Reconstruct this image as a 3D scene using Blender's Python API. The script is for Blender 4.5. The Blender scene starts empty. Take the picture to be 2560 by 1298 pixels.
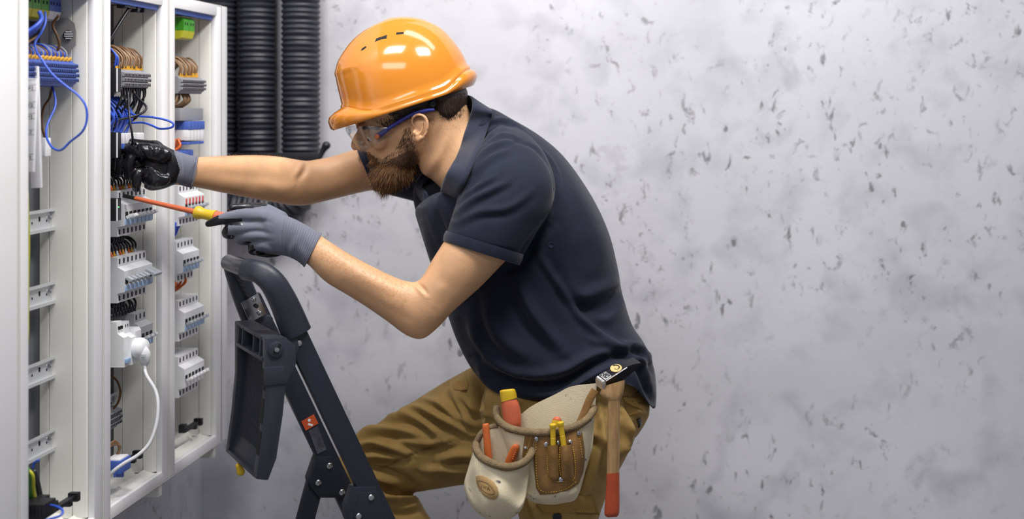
import bpy, bmesh, math, random
import numpy as np
from mathutils import Vector, Matrix, Euler
from mathutils.bvhtree import BVHTree

# ------------------------------------------------------------------ camera, light, exposure
F, CX, CY, H = 3200.0, 1750.0, 270.0, 1.52
scene = bpy.context.scene
COL = scene.collection
cam_d = bpy.data.cameras.new('camera'); cam = bpy.data.objects.new('camera', cam_d); COL.objects.link(cam)
cam.location = (0, 0, H); cam.rotation_euler = (math.pi/2, 0, 0)
cam_d.sensor_width = 36; cam_d.lens = F*36/2560
cam_d.shift_x = (1280-CX)/2560; cam_d.shift_y = -(649-CY)/2560
cam_d.clip_start = .05
cam_d.dof.use_dof = True; cam_d.dof.focus_distance = 2.46; cam_d.dof.aperture_fstop = 2.2
scene.camera = cam
scene.view_settings.view_transform = 'Standard'; scene.view_settings.look = 'None'
scene.view_settings.gamma = 1; scene.view_settings.use_curve_mapping = False
scene.view_settings.exposure = -.10
world = bpy.data.worlds.new('world'); scene.world = world; world.use_nodes = True
world.node_tree.nodes['Background'].inputs[0].default_value = (.92, .94, 1.0, 1)
world.node_tree.nodes['Background'].inputs[1].default_value = .27

def area(name, loc, target, sx, sy, power, col=(1, 1, 1)):
    d = bpy.data.lights.new(name, 'AREA'); d.shape = 'RECTANGLE'; d.size = sx; d.size_y = sy
    d.energy = power; d.color = col
    o = bpy.data.objects.new(name, d); COL.objects.link(o); o.location = loc
    o.rotation_euler = (Vector(target)-Vector(loc)).to_track_quat('-Z', 'Y').to_euler()
    return o
area('ceiling_lamp_key', (.25, 1.75, 3.2), (-.45, 2.6, 1.2), .55, .35, 42, (1, .97, .93))
area('ceiling_lamp_left', (-.80, 1.75, 3.0), (-.62, 2.7, 1.0), .5, .3, 23, (1, .97, .93))
area('ceiling_lamp_front', (-.75, .5, 2.9), (-.7, 2.5, 1.1), 1.0, .4, 10, (.97, .98, 1))
area('ceiling_lamp_wall', (-.05, 2.45, 3.3), (.1, 3.2, 1.9), 1.4, .3, 15, (.95, .97, 1))

# ------------------------------------------------------------------ helpers
def P(px, py, Y): return Vector(((px-CX)*Y/F, Y, H+(CY-py)*Y/F))
def PX(px, py, X):
    Y = X*F/(px-CX); return Vector((X, Y, H+(CY-py)*Y/F))
def ZP(py, Y): return H+(CY-py)*Y/F
def scr(v): return (CX+v[0]*F/v[1], CY-(v[2]-H)*F/v[1])
def lin(c):
    c = [x/255 for x in c]
    return tuple((x/12.92 if x <= .04045 else ((x+.055)/1.055)**2.4) for x in c)+(1,)

def mat(name, rgb, rough=.5, metal=0, bump=0, bscale=200, var=0, vscale=8, sss=0, coat=0, sheen=0, spec=.5, trans=0, rgb2=None, stretch=None, spots=None):
    m = bpy.data.materials.new(name); m.use_nodes = True
    nt = m.node_tree; b = nt.nodes['Principled BSDF']
    base = lin(rgb)
    b.inputs['Base Color'].default_value = base
    b.inputs['Roughness'].default_value = rough; b.inputs['Metallic'].default_value = metal
    b.inputs['Specular IOR Level'].default_value = spec
    if coat: b.inputs['Coat Weight'].default_value = coat; b.inputs['Coat Roughness'].default_value = .04
    if sheen: b.inputs['Sheen Weight'].default_value = sheen; b.inputs['Sheen Roughness'].default_value = .4
    if sss:
        b.inputs['Subsurface Weight'].default_value = sss; b.inputs['Subsurface Radius'].default_value = (1, .35, .2)
        b.inputs['Subsurface Scale'].default_value = .006
    if trans: b.inputs['Transmission Weight'].default_value = trans
    tc = None
    def coord():
        nonlocal tc
        if tc is None:
            t = nt.nodes.new('ShaderNodeTexCoord'); tc = t.outputs['Object']
            if stretch:
                mp = nt.nodes.new('ShaderNodeMapping'); mp.inputs['Scale'].default_value = stretch
                nt.links.new(tc, mp.inputs[0]); tc = mp.outputs[0]
        return tc
    col_out = None
    if var or rgb2:
        n = nt.nodes.new('ShaderNodeTexNoise'); n.inputs['Scale'].default_value = vscale; n.inputs['Detail'].default_value = 6
        nt.links.new(coord(), n.inputs['Vector'])
        r = nt.nodes.new('ShaderNodeValToRGB'); r.color_ramp.elements[0].position = .35; r.color_ramp.elements[1].position = .68
        if rgb2: c0, c1 = base, lin(rgb2)
        else: c0 = tuple(x*(1-var) for x in base[:3])+(1,); c1 = tuple(min(1, x*(1+var)) for x in base[:3])+(1,)
        r.color_ramp.elements[0].color = c0; r.color_ramp.elements[1].color = c1
        nt.links.new(n.outputs['Fac'], r.inputs[0]); col_out = r.outputs[0]
    if spots:
        sc, lo, hi, srgb = spots
        n = nt.nodes.new('ShaderNodeTexNoise'); n.inputs['Scale'].default_value = sc; n.inputs['Detail'].default_value = 3
        nt.links.new(coord(), n.inputs['Vector'])
        r = nt.nodes.new('ShaderNodeValToRGB'); r.color_ramp.elements[0].position = lo; r.color_ramp.elements[1].position = hi
        nt.links.new(n.outputs['Fac'], r.inputs[0])
        mx = nt.nodes.new('ShaderNodeMix'); mx.data_type = 'RGBA'
        nt.links.new(r.outputs[0], mx.inputs['Factor'])
        if col_out: nt.links.new(col_out, mx.inputs['A'])
        else: mx.inputs['A'].default_value = base
        mx.inputs['B'].default_value = lin(srgb); col_out = mx.outputs['Result']
    if col_out: nt.links.new(col_out, b.inputs['Base Color'])
    if bump:
        n = nt.nodes.new('ShaderNodeTexNoise'); n.inputs['Scale'].default_value = bscale; n.inputs['Detail'].default_value = 3
        nt.links.new(coord(), n.inputs['Vector'])
        bp = nt.nodes.new('ShaderNodeBump'); bp.inputs['Strength'].default_value = bump; bp.inputs['Distance'].default_value = .002
        nt.links.new(n.outputs['Fac'], bp.inputs['Height']); nt.links.new(bp.outputs[0], b.inputs['Normal'])
    return m

def catmull(pts, n):
    """resample a list of equal length vectors with a Catmull-Rom spline, n steps a segment"""
    p = np.array(pts, float); out = []
    q = np.vstack([2*p[0]-p[1], p, 2*p[-1]-p[-2]])
    for i in range(1, len(q)-2):
        for k in range(n):
            t = k/n
            out.append(.5*((2*q[i])+(-q[i-1]+q[i+1])*t+(2*q[i-1]-5*q[i]+4*q[i+1]-q[i+2])*t*t+(-q[i-1]+3*q[i]-3*q[i+1]+q[i+2])*t**3))
    out.append(p[-1]); return np.array(out)

class MB:
    def __init__(s): s.v = []; s.f = []
    def add(s, vs, fs, M=None):
        o = len(s.v)
        for v in vs:
            v = Vector(v)
            s.v.append(tuple(M @ v if M is not None else v))
        s.f += [tuple(i+o for i in f) for f in fs]
        return s
    def box(s, c, sz, bevel=0, rot=None, M=None):
        bm = bmesh.new(); bmesh.ops.create_cube(bm, size=1)
        for v in bm.verts: v.co = Vector((v.co.x*sz[0], v.co.y*sz[1], v.co.z*sz[2]))
        if bevel: bmesh.ops.bevel(bm, geom=bm.edges[:], offset=bevel, segments=2, affect='EDGES', profile=.6)
        R = Matrix.Translation(Vector(c))
        if rot is not None: R = R @ (rot.to_4x4() if isinstance(rot, Matrix) else Euler(rot).to_matrix().to_4x4())
        if M is not None: R = M @ R
        bm.verts.index_update()
        s.add([v.co.copy() for v in bm.verts], [[v.index for v in f.verts] for f in bm.faces], R); bm.free(); return s
    def bar(s, a, b, w, h, up=(0, 0, 1), bevel=0):
        a, b = Vector(a), Vector(b); d = b-a; L = d.length; z = d.normalized()
        x = Vector(up).cross(z)
        if x.length < 1e-4: x = Vector((1, 0, 0)).cross(z)
        x.normalize(); y = z.cross(x)
        R = Matrix((x, y, z)).transposed()
        return s.box((a+b)/2, (w, h, L), bevel, R)
    def prism(s, prof, fn, t0, t1):
        n = len(prof)
        vs = [fn(p, t0) for p in prof]+[fn(p, t1) for p in prof]
        fs = [tuple(range(n))[::-1], tuple(range(n, 2*n))]+[(i, (i+1) % n, (i+1) % n+n, i+n) for i in range(n)]
        return s.add(vs, fs)
    def loft(s, rings, cap=True):
        n = len(rings[0]); o = len(s.v)
        for r in rings: s.v += [tuple(p) for p in r]
        for j in range(len(rings)-1):
            for i in range(n):
                a = o+j*n+i; b = o+j*n+(i+1) % n
                s.f.append((a, b, b+n, a+n))
        if cap:
            for j, rev in ((0, True), (len(rings)-1, False)):
                c = len(s.v); s.v.append(tuple(np.mean([list(p) for p in rings[j]], axis=0)))
                for i in range(n):
                    a = o+j*n+i; b = o+j*n+(i+1) % n
                    s.f.append((b, a, c) if rev else (a, b, c))
        return s
    def tube(s, pts, r, n=8, smooth=0, cap=True, flat=1.0):
        if smooth:
            rr = r if hasattr(r, '__len__') else [r]*len(pts)
            q = catmull([list(p)+[x] for p, x in zip(pts, rr)], smooth)
            pts = [Vector(x[:3]) for x in q]; rr = [x[3] for x in q]
        else:
            pts = [Vector(p) for p in pts]; rr = r if hasattr(r, '__len__') else [r]*len(pts)
        rings = []; x = None
        for i, p in enumerate(pts):
            t = (pts[min(i+1, len(pts)-1)]-pts[max(i-1, 0)])
            t = t.normalized() if t.length > 1e-9 else Vector((0, 0, 1))
            if x is None:
                x = t.cross(Vector((0, 1, 0)));
                if x.length < .1: x = t.cross(Vector((1, 0, 0)))
            x = (x-t*x.dot(t)).normalized(); y = t.cross(x)
            rings.append([p+x*math.cos(a)*rr[i]+y*math.sin(a)*rr[i]*flat for a in [2*math.pi*k/n for k in range(n)]])
        return s.loft(rings, cap)
    def caps(s, pts, r, n=12, smooth=4):
        """tube with round ends"""
        rr = list(r) if hasattr(r, '__len__') else [r]*len(pts)
        s.ball(pts[0], rr[0]*.995); s.ball(pts[-1], rr[-1]*.995)
        return s.tube(pts, rr, n, smooth)
    def ball(s, c, r, R=None, nu=16, nv=10):
        if not hasattr(r, '__len__'): r = (r, r, r)
        vs = [(0, 0, r[2])]; fs = []
        for j in range(1, nv):
            ph = math.pi*j/nv
            for i in range(nu):
                a = 2*math.pi*i/nu; vs.append((r[0]*math.sin(ph)*math.cos(a), r[1]*math.sin(ph)*math.sin(a), r[2]*math.cos(ph)))
        vs.append((0, 0, -r[2])); L = len(vs)-1
        for i in range(nu):
            fs.append((0, 1+i, 1+(i+1) % nu)); fs.append((L, L-nu+(i+1) % nu, L-nu+i))
        for j in range(nv-2):
            for i in range(nu):
                a = 1+j*nu+i; b = 1+j*nu+(i+1) % nu; fs.append((a, a+nu, b+nu, b))
        M = Matrix.Translation(Vector(c))
        if R is not None: M = M @ R.to_4x4()
        return s.add(vs, fs, M)
    def lathe(s, prof, o, axis, n=24):
        z = Vector(axis).normalized(); x = z.orthogonal().normalized(); y = z.cross(x); o = Vector(o)
        rings = [[o+z*h+x*math.cos(a)*r+y*math.sin(a)*r for a in [2*math.pi*k/n for k in range(n)]] for r, h in prof]
        return s.loft(rings, True)
    def build(s, name, m, parent=None, smooth=40, fix=False, sub=0):
        me = bpy.data.meshes.new(name); me.from_pydata(s.v, [], s.f); me.validate()
        if fix:
            bm = bmesh.new(); bm.from_mesh(me); bmesh.ops.recalc_face_normals(bm, faces=bm.faces[:]); bm.to_mesh(me); bm.free()
        return link(name, me, m, parent, smooth)

def link(name, me, m, parent=None, smooth=40):
    if m is not None: me.materials.append(m)
    o = bpy.data.objects.new(name, me); COL.objects.link(o)
    if smooth is not None:
        me.shade_smooth()
        if smooth < 180: me.set_sharp_from_angle(angle=math.radians(smooth))
    if parent is not None:
        par(o, parent)
    return o
def wmat(q):
    M = q.matrix_basis.copy()
    return wmat(q.parent) @ q.matrix_parent_inverse @ M if q.parent else M
def par(o, parent):
    o.parent = parent; o.matrix_parent_inverse = wmat(parent).inverted()
def tag(o, label=None, cat=None, group=None, kind=None):
    if label: o['label'] = label
    if cat: o['category'] = cat
    if group: o['group'] = group
    if kind: o['kind'] = kind
    return o
def thing(name, loc, label, cat, group=None):
    o = bpy.data.objects.new(name, None); COL.objects.link(o); o.location = loc; o.empty_display_size = .02
    return tag(o, label, cat, group)
def dup(root, off, label=None, group=None):
    r = root.copy(); COL.objects.link(r); r.location = root.location+Vector(off)
    if label: r['label'] = label
    if group: r['group'] = group
    for ch in list(root.children):
        c = ch.copy(); COL.objects.link(c); c.parent = r
        for g in list(ch.children):
            d = g.copy(); COL.objects.link(d); d.parent = c
    return r

def voxel(mb, size, smooth=4, fac=.5):
    me = bpy.data.meshes.new('t'); me.from_pydata(mb.v, [], mb.f)
    bm = bmesh.new(); bm.from_mesh(me); bmesh.ops.recalc_face_normals(bm, faces=bm.faces[:]); bm.to_mesh(me); bm.free()
    o = bpy.data.objects.new('t', me); COL.objects.link(o)
    r = o.modifiers.new('r', 'REMESH'); r.mode = 'VOXEL'; r.voxel_size = size; r.adaptivity = 0
    if smooth:
        s = o.modifiers.new('s', 'SMOOTH'); s.factor = fac; s.iterations = smooth
    dg = bpy.context.evaluated_depsgraph_get(); dg.update()
    out = bpy.data.meshes.new_from_object(o.evaluated_get(dg), depsgraph=dg)
    bpy.data.objects.remove(o); bpy.data.meshes.remove(me)
    return out
def get_co(me):
    a = np.empty(len(me.vertices)*3, np.float32); me.vertices.foreach_get('co', a); return a.reshape(-1, 3).astype(float)
def set_co(me, a): me.vertices.foreach_set('co', a.astype(np.float32).ravel()); me.update()
def get_no(me):
    a = np.empty(len(me.vertices)*3, np.float32); me.vertices.foreach_get('normal', a); return a.reshape(-1, 3).astype(float)
def screen(co): return np.stack([CX+co[:, 0]*F/co[:, 1], CY-(co[:, 2]-H)*F/co[:, 1]], 1)
def sstep(x, a, b):
    t = np.clip((x-a)/(b-a), 0, 1); return t*t*(3-2*t)
def polydist(s, pts):
    """signed distance to a polyline, and the position along it 0..1"""
    p = catmull(pts, 6) if len(pts) > 2 else np.array(pts, float)
    seg = np.linalg.norm(np.diff(p, axis=0), axis=1); cum = np.concatenate([[0], np.cumsum(seg)]); tot = cum[-1]
    best = np.full(len(s), 1e9); sg = np.ones(len(s)); al = np.zeros(len(s))
    for i in range(len(p)-1):
        d = p[i+1]-p[i]; L = max(seg[i], 1e-6); d = d/L
        r = s-p[i]; t = np.clip(r@d, 0, L); q = r-np.outer(t, d); dist = np.hypot(q[:, 0], q[:, 1])
        k = dist < best; best[k] = dist[k]; sg[k] = np.sign(d[0]*r[k, 1]-d[1]*r[k, 0]); al[k] = (cum[i]+t[k])/tot
    return best*sg, al
def folds(me, lst, side=None):
    """real creases: push the vertices along their normals near traced fold lines"""
    co = get_co(me); no = get_no(me); s = screen(co)
    view = co-np.array([0, 0, H]); view /= np.linalg.norm(view, axis=1)[:, None]
    face = sstep(-(no*view).sum(1), -.1, .35)
    disp = np.zeros(len(co))
    for it in lst:
        pts, w, amp = it[:3]; asym = it[3] if len(it) > 3 else 1
        d, al = polydist(s, pts)
        taper = np.sqrt(np.clip(np.sin(np.pi*np.clip(al, .03, .97)), 0, 1))
        g = np.exp(-(d/w)**2)-.55*asym*np.exp(-((d-1.7*w)/(1.0*w))**2)
        disp += amp*g*taper
    co += no*(disp*face)[:, None]; set_co(me, co)
def ring_px(ax, ay, bx, by, Y, dh, n=40, e=2.2, D=(0, 1, 0)):
    A, B = P(ax, ay, Y), P(bx, by, Y); c = (A+B)/2; h = (B-A)/2
    d = c-Vector((0, 0, H)); d.normalize(); d = (d-h.normalized()*d.dot(h.normalized())).normalized()
    out = []
    for k in range(n):
        a = 2*math.pi*k/n; ca, sa = math.cos(a), math.sin(a)
        out.append(c+h*math.copysign(abs(ca)**(2/e), ca)+d*dh*math.copysign(abs(sa)**(2/e), sa))
    return out
def pxloft(mb, secs, n=40, sub=5, e=2.2):
    q = catmull(secs, sub)
    return mb.loft([ring_px(*x[:6], n=n, e=e) for x in q], True)
def bvh_of(me): return BVHTree.FromPolygons([v.co.copy() for v in me.vertices], [tuple(p.vertices) for p in me.polygons])
def cast(bvh, px, py):
    o = Vector((0, 0, H)); d = (P(px, py, 1)-o).normalized()
    loc, nor, idx, dist = bvh.ray_cast(o, d)
    if loc is None: return None, None
    if nor.dot(d) > 0: nor = -nor
    return loc, nor
def cast_pts(bvh, pts, off=0, Yd=2.4):
    out = []
    for p in pts:
        l, n = cast(bvh, *p); out.append((l+n*off) if l is not None else P(p[0], p[1], Yd))
    return out
def inpoly(x, y, poly):
    c = False; j = len(poly)-1
    for i in range(len(poly)):
        xi, yi = poly[i]; xj, yj = poly[j]
        if (yi > y) != (yj > y) and x < (xj-xi)*(y-yi)/(yj-yi)+xi: c = not c
        j = i
    return c
def patch(mb, bvh, poly, th=.002, off=.0, inner=6, base=.004):
    """a real panel of cloth or leather lying on a surface: fan of rings from rim to centre, with thickness"""
    poly = np.array(poly, float); c = poly.mean(0); rings = []
    n = len(poly)
    tops = []; 
    for k in range(inner+1):
        t = 1-k/inner if k < inner else 0.0
        ring = []
        for p in poly:
            q = c+(p-c)*t if k else p
            l, nn = cast(bvh, *q)
            if l is None:
                l = None; nn = None
            ring.append((q, l, nn))
        rings.append(ring)
    known = [l for r in rings for (q, l, nn) in r if l is not None]
    if not known: return mb
    out = []
    Ym = sum(k.y for k in known)/len(known)
    for r in rings:
        row = []
        for q, l, nn in r:
            if l is None:
                near = min(known, key=lambda a: (scr(a)[0]-q[0])**2+(scr(a)[1]-q[1])**2); l = P(q[0], q[1], near.y); nn = (Vector((0, 0, H))-l).normalized()
            row.append((l, nn))
        out.append(row)
    loops = [[l-nn*base for l, nn in out[0]], [l+nn*(off+th*.55) for l, nn in out[0]]]
    loops += [[l+nn*(off+th) for l, nn in r] for r in out[1:]]
    # slightly inset second ring for a rounded edge
    mb.loft(loops[:1]+loops[1:], True); return mb
# ------------------------------------------------------------------ room
YW, XW = 3.20, -1.245
def wall_mat():
    m = bpy.data.materials.new('pitted_plaster'); m.use_nodes = True; nt = m.node_tree; b = nt.nodes['Principled BSDF']
    b.inputs['Roughness'].default_value = .6
    tc = nt.nodes.new('ShaderNodeTexCoord').outputs['Object']
    def noise(sc, det=4, dist=0, off=(0, 0, 0), stretch=(1, 1, 1), rough=.5, rot=0):
        mp = nt.nodes.new('ShaderNodeMapping'); mp.inputs['Location'].default_value = off; mp.inputs['Scale'].default_value = stretch
        mp.inputs['Rotation'].default_value = (0, rot, 0)
        nt.links.new(tc, mp.inputs[0])
        n = nt.nodes.new('ShaderNodeTexNoise'); n.inputs['Scale'].default_value = sc; n.inputs['Detail'].default_value = det
        n.inputs['Distortion'].default_value = dist; n.inputs['Roughness'].default_value = rough
        nt.links.new(mp.outputs[0], n.inputs['Vector']); return n.outputs['Fac']
    def ramp(v, a, b_, c0=(0, 0, 0, 1), c1=(1, 1, 1, 1)):
        r = nt.nodes.new('ShaderNodeValToRGB'); e = r.color_ramp.elements
        e[0].position = a; e[1].position = b_; e[0].color = c0; e[1].color = c1
        nt.links.new(v, r.inputs[0]); return r.outputs[0]
    def math_(op, a, b_):
        n = nt.nodes.new('ShaderNodeMath'); n.operation = op
        for i, x in enumerate((a, b_)):
            if isinstance(x, (int, float)): n.inputs[i].default_value = x
            else: nt.links.new(x, n.inputs[i])
        return n.outputs[0]
    def mix(f, a, b_):
        n = nt.nodes.new('ShaderNodeMix'); n.data_type = 'RGBA'
        nt.links.new(f, n.inputs['Factor'])
        for k, x in (('A', a), ('B', b_)):
            if isinstance(x, tuple): n.inputs[k].default_value = x
            else: nt.links.new(x, n.inputs[k])
        return n.outputs['Result']
    cloud = ramp(noise(1.6, 5, .6), .3, .7, lin((192, 192, 199)), lin((211, 211, 219)))
    cloud2 = mix(ramp(noise(9, 5, .3, (3, 1, 2)), .5, .72), cloud, lin((181, 181, 190)))
    cluster = ramp(noise(3.6, 3, .4, (5, 0, 1)), .42, .60)
    s1 = ramp(noise(30, 6, .5, (0, 0, 7), (1, 1, .75), .68, .6), .585, .66)
    s2 = ramp(noise(38, 4, .4, (2, 0, 3), (1, 1, .5), .6, -.7), .62, .69)
    s3 = ramp(noise(12, 5, .3, (9, 0, 3), (1, 1, 1), .65), .62, .69)
    f1 = math_('MULTIPLY', s1, cluster); f2 = math_('MULTIPLY', s2, ramp(noise(2.1, 2, 0, (1, 0, 9)), .42, .56))
    c = mix(math_('MULTIPLY', s3, .30), cloud2, lin((158, 158, 163)))
    c = mix(math_('MULTIPLY', f1, .6), c, lin((108, 109, 112)))
    c = mix(math_('MULTIPLY', f2, .75), c, lin((92, 92, 95)))
    nt.links.new(c, b.inputs['Base Color'])
    bp = nt.nodes.new('ShaderNodeBump'); bp.inputs['Strength'].default_value = .35; bp.inputs['Distance'].default_value = .004
    hh = math_('SUBTRACT', math_('MULTIPLY', noise(14, 6), .6), math_('ADD', f1, f2))
    nt.links.new(hh, bp.inputs['Height']); nt.links.new(bp.outputs[0], b.inputs['Normal'])
    return m
M_WALL = wall_mat()
def struct(name, mb, m):
    o = mb.build(name, m, None, None); o['kind'] = 'structure'; return o
b = MB(); b.box(((XW+1.7)/2+.0, YW+.05, 1.45), (1.7-XW+.2, .1, 2.9)); struct('wall_back', b, M_WALL)
b = MB(); b.box((XW-.05, (YW-.3)/2, 1.45), (.1, YW+.3-.002, 2.9)); struct('wall_left', b, M_WALL)
M_FLOOR = mat('grey_screed', (120, 120, 122), .7, bump=.3, bscale=40, var=.12, vscale=4)
b = MB(); b.box(((XW+1.7)/2, YW/2-.15, -.05), (1.7-XW+.2, YW+.3, .1)); struct('floor', b, M_FLOOR)

# ------------------------------------------------------------------ cabinets
L = -1.091
M_CAB = mat('cream_enamel', (236, 235, 230), .38, bump=.02, bscale=300)
M_CABW = mat('white_enamel', (240, 240, 242), .32)
M_GASK = mat('blue_seal', (62, 92, 176), .5)
M_ZINC = mat('galvanised_steel', (176, 178, 184), .35, .75, var=.1, vscale=30)
M_ZPAINT = mat('pale_rail_steel', (206, 208, 212), .35, .35)
M_BACK = mat('grey_back_plate', (148, 150, 156), .45, .5, var=.08, vscale=12)
M_DARK = mat('dark_hole', (14, 14, 18), .8)
M_BLK = mat('black_plastic', (24, 25, 30), .42)
M_WIREK = mat('black_insulation', (26, 27, 33), .35)
M_WIREB = mat('blue_insulation', (52, 88, 200), .35)
M_WIREN = mat('brown_insulation', (128, 96, 66), .4)
M_WIREN2 = mat('pale_brown_insulation', (158, 128, 98), .4)
M_WIRED = mat('dark_brown_insulation', (92, 62, 34), .4)
M_WIREY = mat('green_yellow_insulation', (190, 190, 50), .4)
M_WIREG = mat('green_insulation', (60, 130, 60), .4)
M_WIREO = mat('orange_insulation', (214, 104, 42), .4)
M_WIREW = mat('white_cable_sheath', (232, 233, 238), .35)
M_FERR = mat('yellow_ferrule', (214, 160, 40), .45)
M_DEV = mat('light_grey_device_plastic', (212, 214, 218), .42)
M_DEVW = mat('white_device_plastic', (236, 237, 240), .4)
M_LEV = mat('grey_lever_plastic', (168, 172, 180), .4)
M_LBL = mat('pale_blue_label_window', (150, 182, 220), .25)
M_TERM = mat('grey_terminal_plastic', (150, 152, 158), .5)
M_TERMB = mat('blue_terminal_plastic', (74, 104, 192), .45)
M_TERMG = mat('green_terminal_plastic', (70, 160, 40), .45)
M_TERMY = mat('yellow_terminal_plastic', (206, 204, 46), .45)
M_RED = mat('red_marking', (206, 62, 50), .4)
M_STEEL = mat('bright_steel', (205, 207, 212), .22, 1)
ZT, ZB = H+.233, H-.762
names = ['closed white cabinet cut by the left picture edge', 'cream cabinet nearest the closed one, with bare rails and a blue wire loop',
         'middle open cream cabinet the gloved hands work in', 'open cream cabinet farthest back, beside the black ducts']
yc = [2.05-.29, 2.05, 2.34, 2.63, 2.92]
def cabinet(i):
    y0, y1 = yc[i], yc[i+1]
    g = .0004
    t = thing('electrical_cabinet', (L-.06, (y0+y1)/2, ZB), names[i], 'cabinet')
    h = .0305
    # housing: five thin sheets behind the frame
    b = MB(); D = .148; m = .003
    b.box((L-D, (y0+y1)/2, (ZT+ZB)/2), (m, y1-y0-2*g, ZT-ZB))
    for y in (y0+g+m/2, y1-g-m/2): b.box((L-D/2, y, (ZT+ZB)/2), (D, m, ZT-ZB))
    for z in (ZT-m/2, ZB+m/2): b.box((L-D/2, (y0+y1)/2, z), (D, y1-y0-2*g-2*m, m))
    b.build('housing', M_CAB, t, 30)
    # front frame
    b = MB(); x0 = L-.006
    e1 = h if i < 3 else h
    lo, hi = y0+g, y1-g
    if i == 3: hi = 2.954; 
    b.box((x0, (lo+y0+h)/2, (ZT+ZB)/2), (.012, y0+h-lo, ZT-ZB), .0022)
    b.box((x0, (hi+y1-h-.003)/2, (ZT+ZB)/2), (.012, hi-(y1-h-.003), ZT-ZB), .0022)
    b.box((x0+.0002, (y0+y1)/2, ZT-.0125), (.012, y1-y0-2*h+.004, .025), .0022)
    b.box((x0+.0002, (y0+y1)/2, ZB+.0115), (.012, y1-y0-2*h+.004, .023), .0022)
    if i == 3: b.box((L-.07, 2.952, (ZT+ZB)/2), (.13, .003, ZT-ZB))
    b.build('front_frame', M_CABW, t, 30)
    if i == 0:
        b = MB(); b.box((L+.003, (y0+y1)/2, (ZT+ZB)/2), (.006, y1-y0-.030, ZT-ZB-.03), .002); b.build('door_panel', M_CABW, t, 30)
        return t
    # stepped side linings (profile in x,y, run vertically)
    zb, zt = ZB+.024, ZT-.026
    for name, sgn, ye in (('side_lining', -1, y1-h-.003), ('side_lining', 1, y0+h)):
        pr = [(L-.012, ye), (L-.0125, ye-sgn*.0), (L-.014, ye+sgn*.002), (L-.031, ye+sgn*.006), (L-.036, ye+sgn*.006), (L-.037, ye-sgn*.001), (L-.038, ye+sgn*.007),
              (L-.077, ye+sgn*.008), (L-.078, ye+sgn*.001), (L-.079, ye+sgn*.009), (L-.094, ye+sgn*.009), (L-.094, ye-sgn*.020), (L-.012, ye-sgn*.020)]
        b = MB(); b.prism(pr, lambda p, z: (p[0], p[1], z), zb, zt); b.build(name, M_CAB, t, 30, fix=True)
    # perforated upright against the far lining
    b = MB(); yy = y1-h-.006
    b.box((L-.1085, yy-.016, (ZT+ZB)/2), (.002, .034, zt-zb)); b.box((L-.1, yy-.001, (ZT+ZB)/2), (.018, .002, zt-zb))
    b.box((L-.12, yy-.034, (ZT+ZB)/2), (.026, .002, zt-zb))
    up = b.build('perforated_upright', M_BACK, t, 30)
    b = MB()
    z = zb+.01
    while z < zt:
        b.box((L-.0935, yy-.0022, z), (.0035, .0012, .0045)); z += .0125
    b.build('perforation', M_DARK, up, 30)
    b = MB(); b.box((L-.135, (y0+y1)/2-.01, (ZT+ZB)/2), (.002, y1-y0-.09, zt-zb)); b.build('back_plate', M_BACK, t, 30)
    # floor and roof linings with rounded ledges
    yl = (y0+h, y1-h-.003)
    b = MB()
    pr = [(L-.012, ZB+.004), (L-.012, ZB+.021), (L-.030, ZB+.026), (L-.034, ZB+.030), (L-.040, ZB+.022), (L-.052, ZB+.022), (L-.060, ZB+.034), (L-.085, ZB+.034), (L-.095, ZB+.030), (L-.14, ZB+.030), (L-.14, ZB+.004)]
    b.prism(pr, lambda p, y: (p[0], y, p[1]), yl[0], yl[1]); b.build('floor_lining', M_CAB, t, 30, fix=True)
    b = MB(); b.box((L-.075, (yl[0]+yl[1])/2, ZT-.018), (.13, yl[1]-yl[0], .012)); b.build('roof_lining', M_CAB, t, 30)
    b = MB(); b.box((L-.013, (yl[0]+yl[1])/2, ZT-.030), (.012, yl[1]-yl[0]-.004, .011), .002); b.build('seal_strip', M_GASK, t, 30)
    b = MB(); b.box((L-.0015, y0+h/2+.012, ZB-.016), (.001, .001, .001))
    b = MB(); b.box((L-.03, y1-.03, ZB-.0135), (.05, .016, .027), .002); b.build('mounting_foot', M_CAB, t, 30)
    if i == 1:
        for zc_, yy_ in ((0, 0),):
            pass
    return t
cabs = [cabinet(i) for i in range(4)]
CAB_Z = ZB

def wire(pts, r, m, label, group, parent=None, name='wire', cat='wire', smooth=5, n=8):
    b = MB(); b.tube(pts, r, n, smooth)
    o = b.build(name, m, parent, 180)
    if parent is None: tag(o, label, cat, group)
    return o

# DIN rails in the nearest open cabinet
def din_rail(parent, y0, y1, zc, d=.055):
    b = MB(); x = L-d
    pr = [(x-.001, -.0135), (x-.001, .0135), (x+.006, .0135), (x+.0065, .0175), (x+.0075, .0175), (x+.0075, .0125), (x, .0125), (x, -.0125), (x+.0075, -.0125), (x+.0075, -.0175), (x+.0065, -.0175), (x+.006, -.0135)]
    pr = [(p[0], p[1]*1.15) for p in pr]
    b.prism(pr, lambda p, y: (p[0], y, zc+p[1]), y0, y1)
    o = b.build('din_rail', M_ZPAINT, parent, 30, fix=True)
    s = MB()
    for k in range(9):
        yk = y1-.016-k*.025
        if yk < y0+.01: break
        s.box((x+.0004, yk, zc+(.003 if k % 2 else -.002)), (.001, .004 if k % 2 else .0025, .008 if k % 2 else .004))
    s.build('slot', M_DARK, o, 30)
    w = MB(); w.lathe([(.0001, 0), (.0042, 0), (.0042, .003), (.0025, .0045), (.0001, .0048)], (x+.0005, y1-.008, zc+.002), (1, 0, 0), 12)
    w.build('screw', M_STEEL, o, 40)
for py in (552, 738, 928, 1112):
    din_rail(cabs[1], 2.09, 2.298, ZP(py, 2.26), .074)

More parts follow.
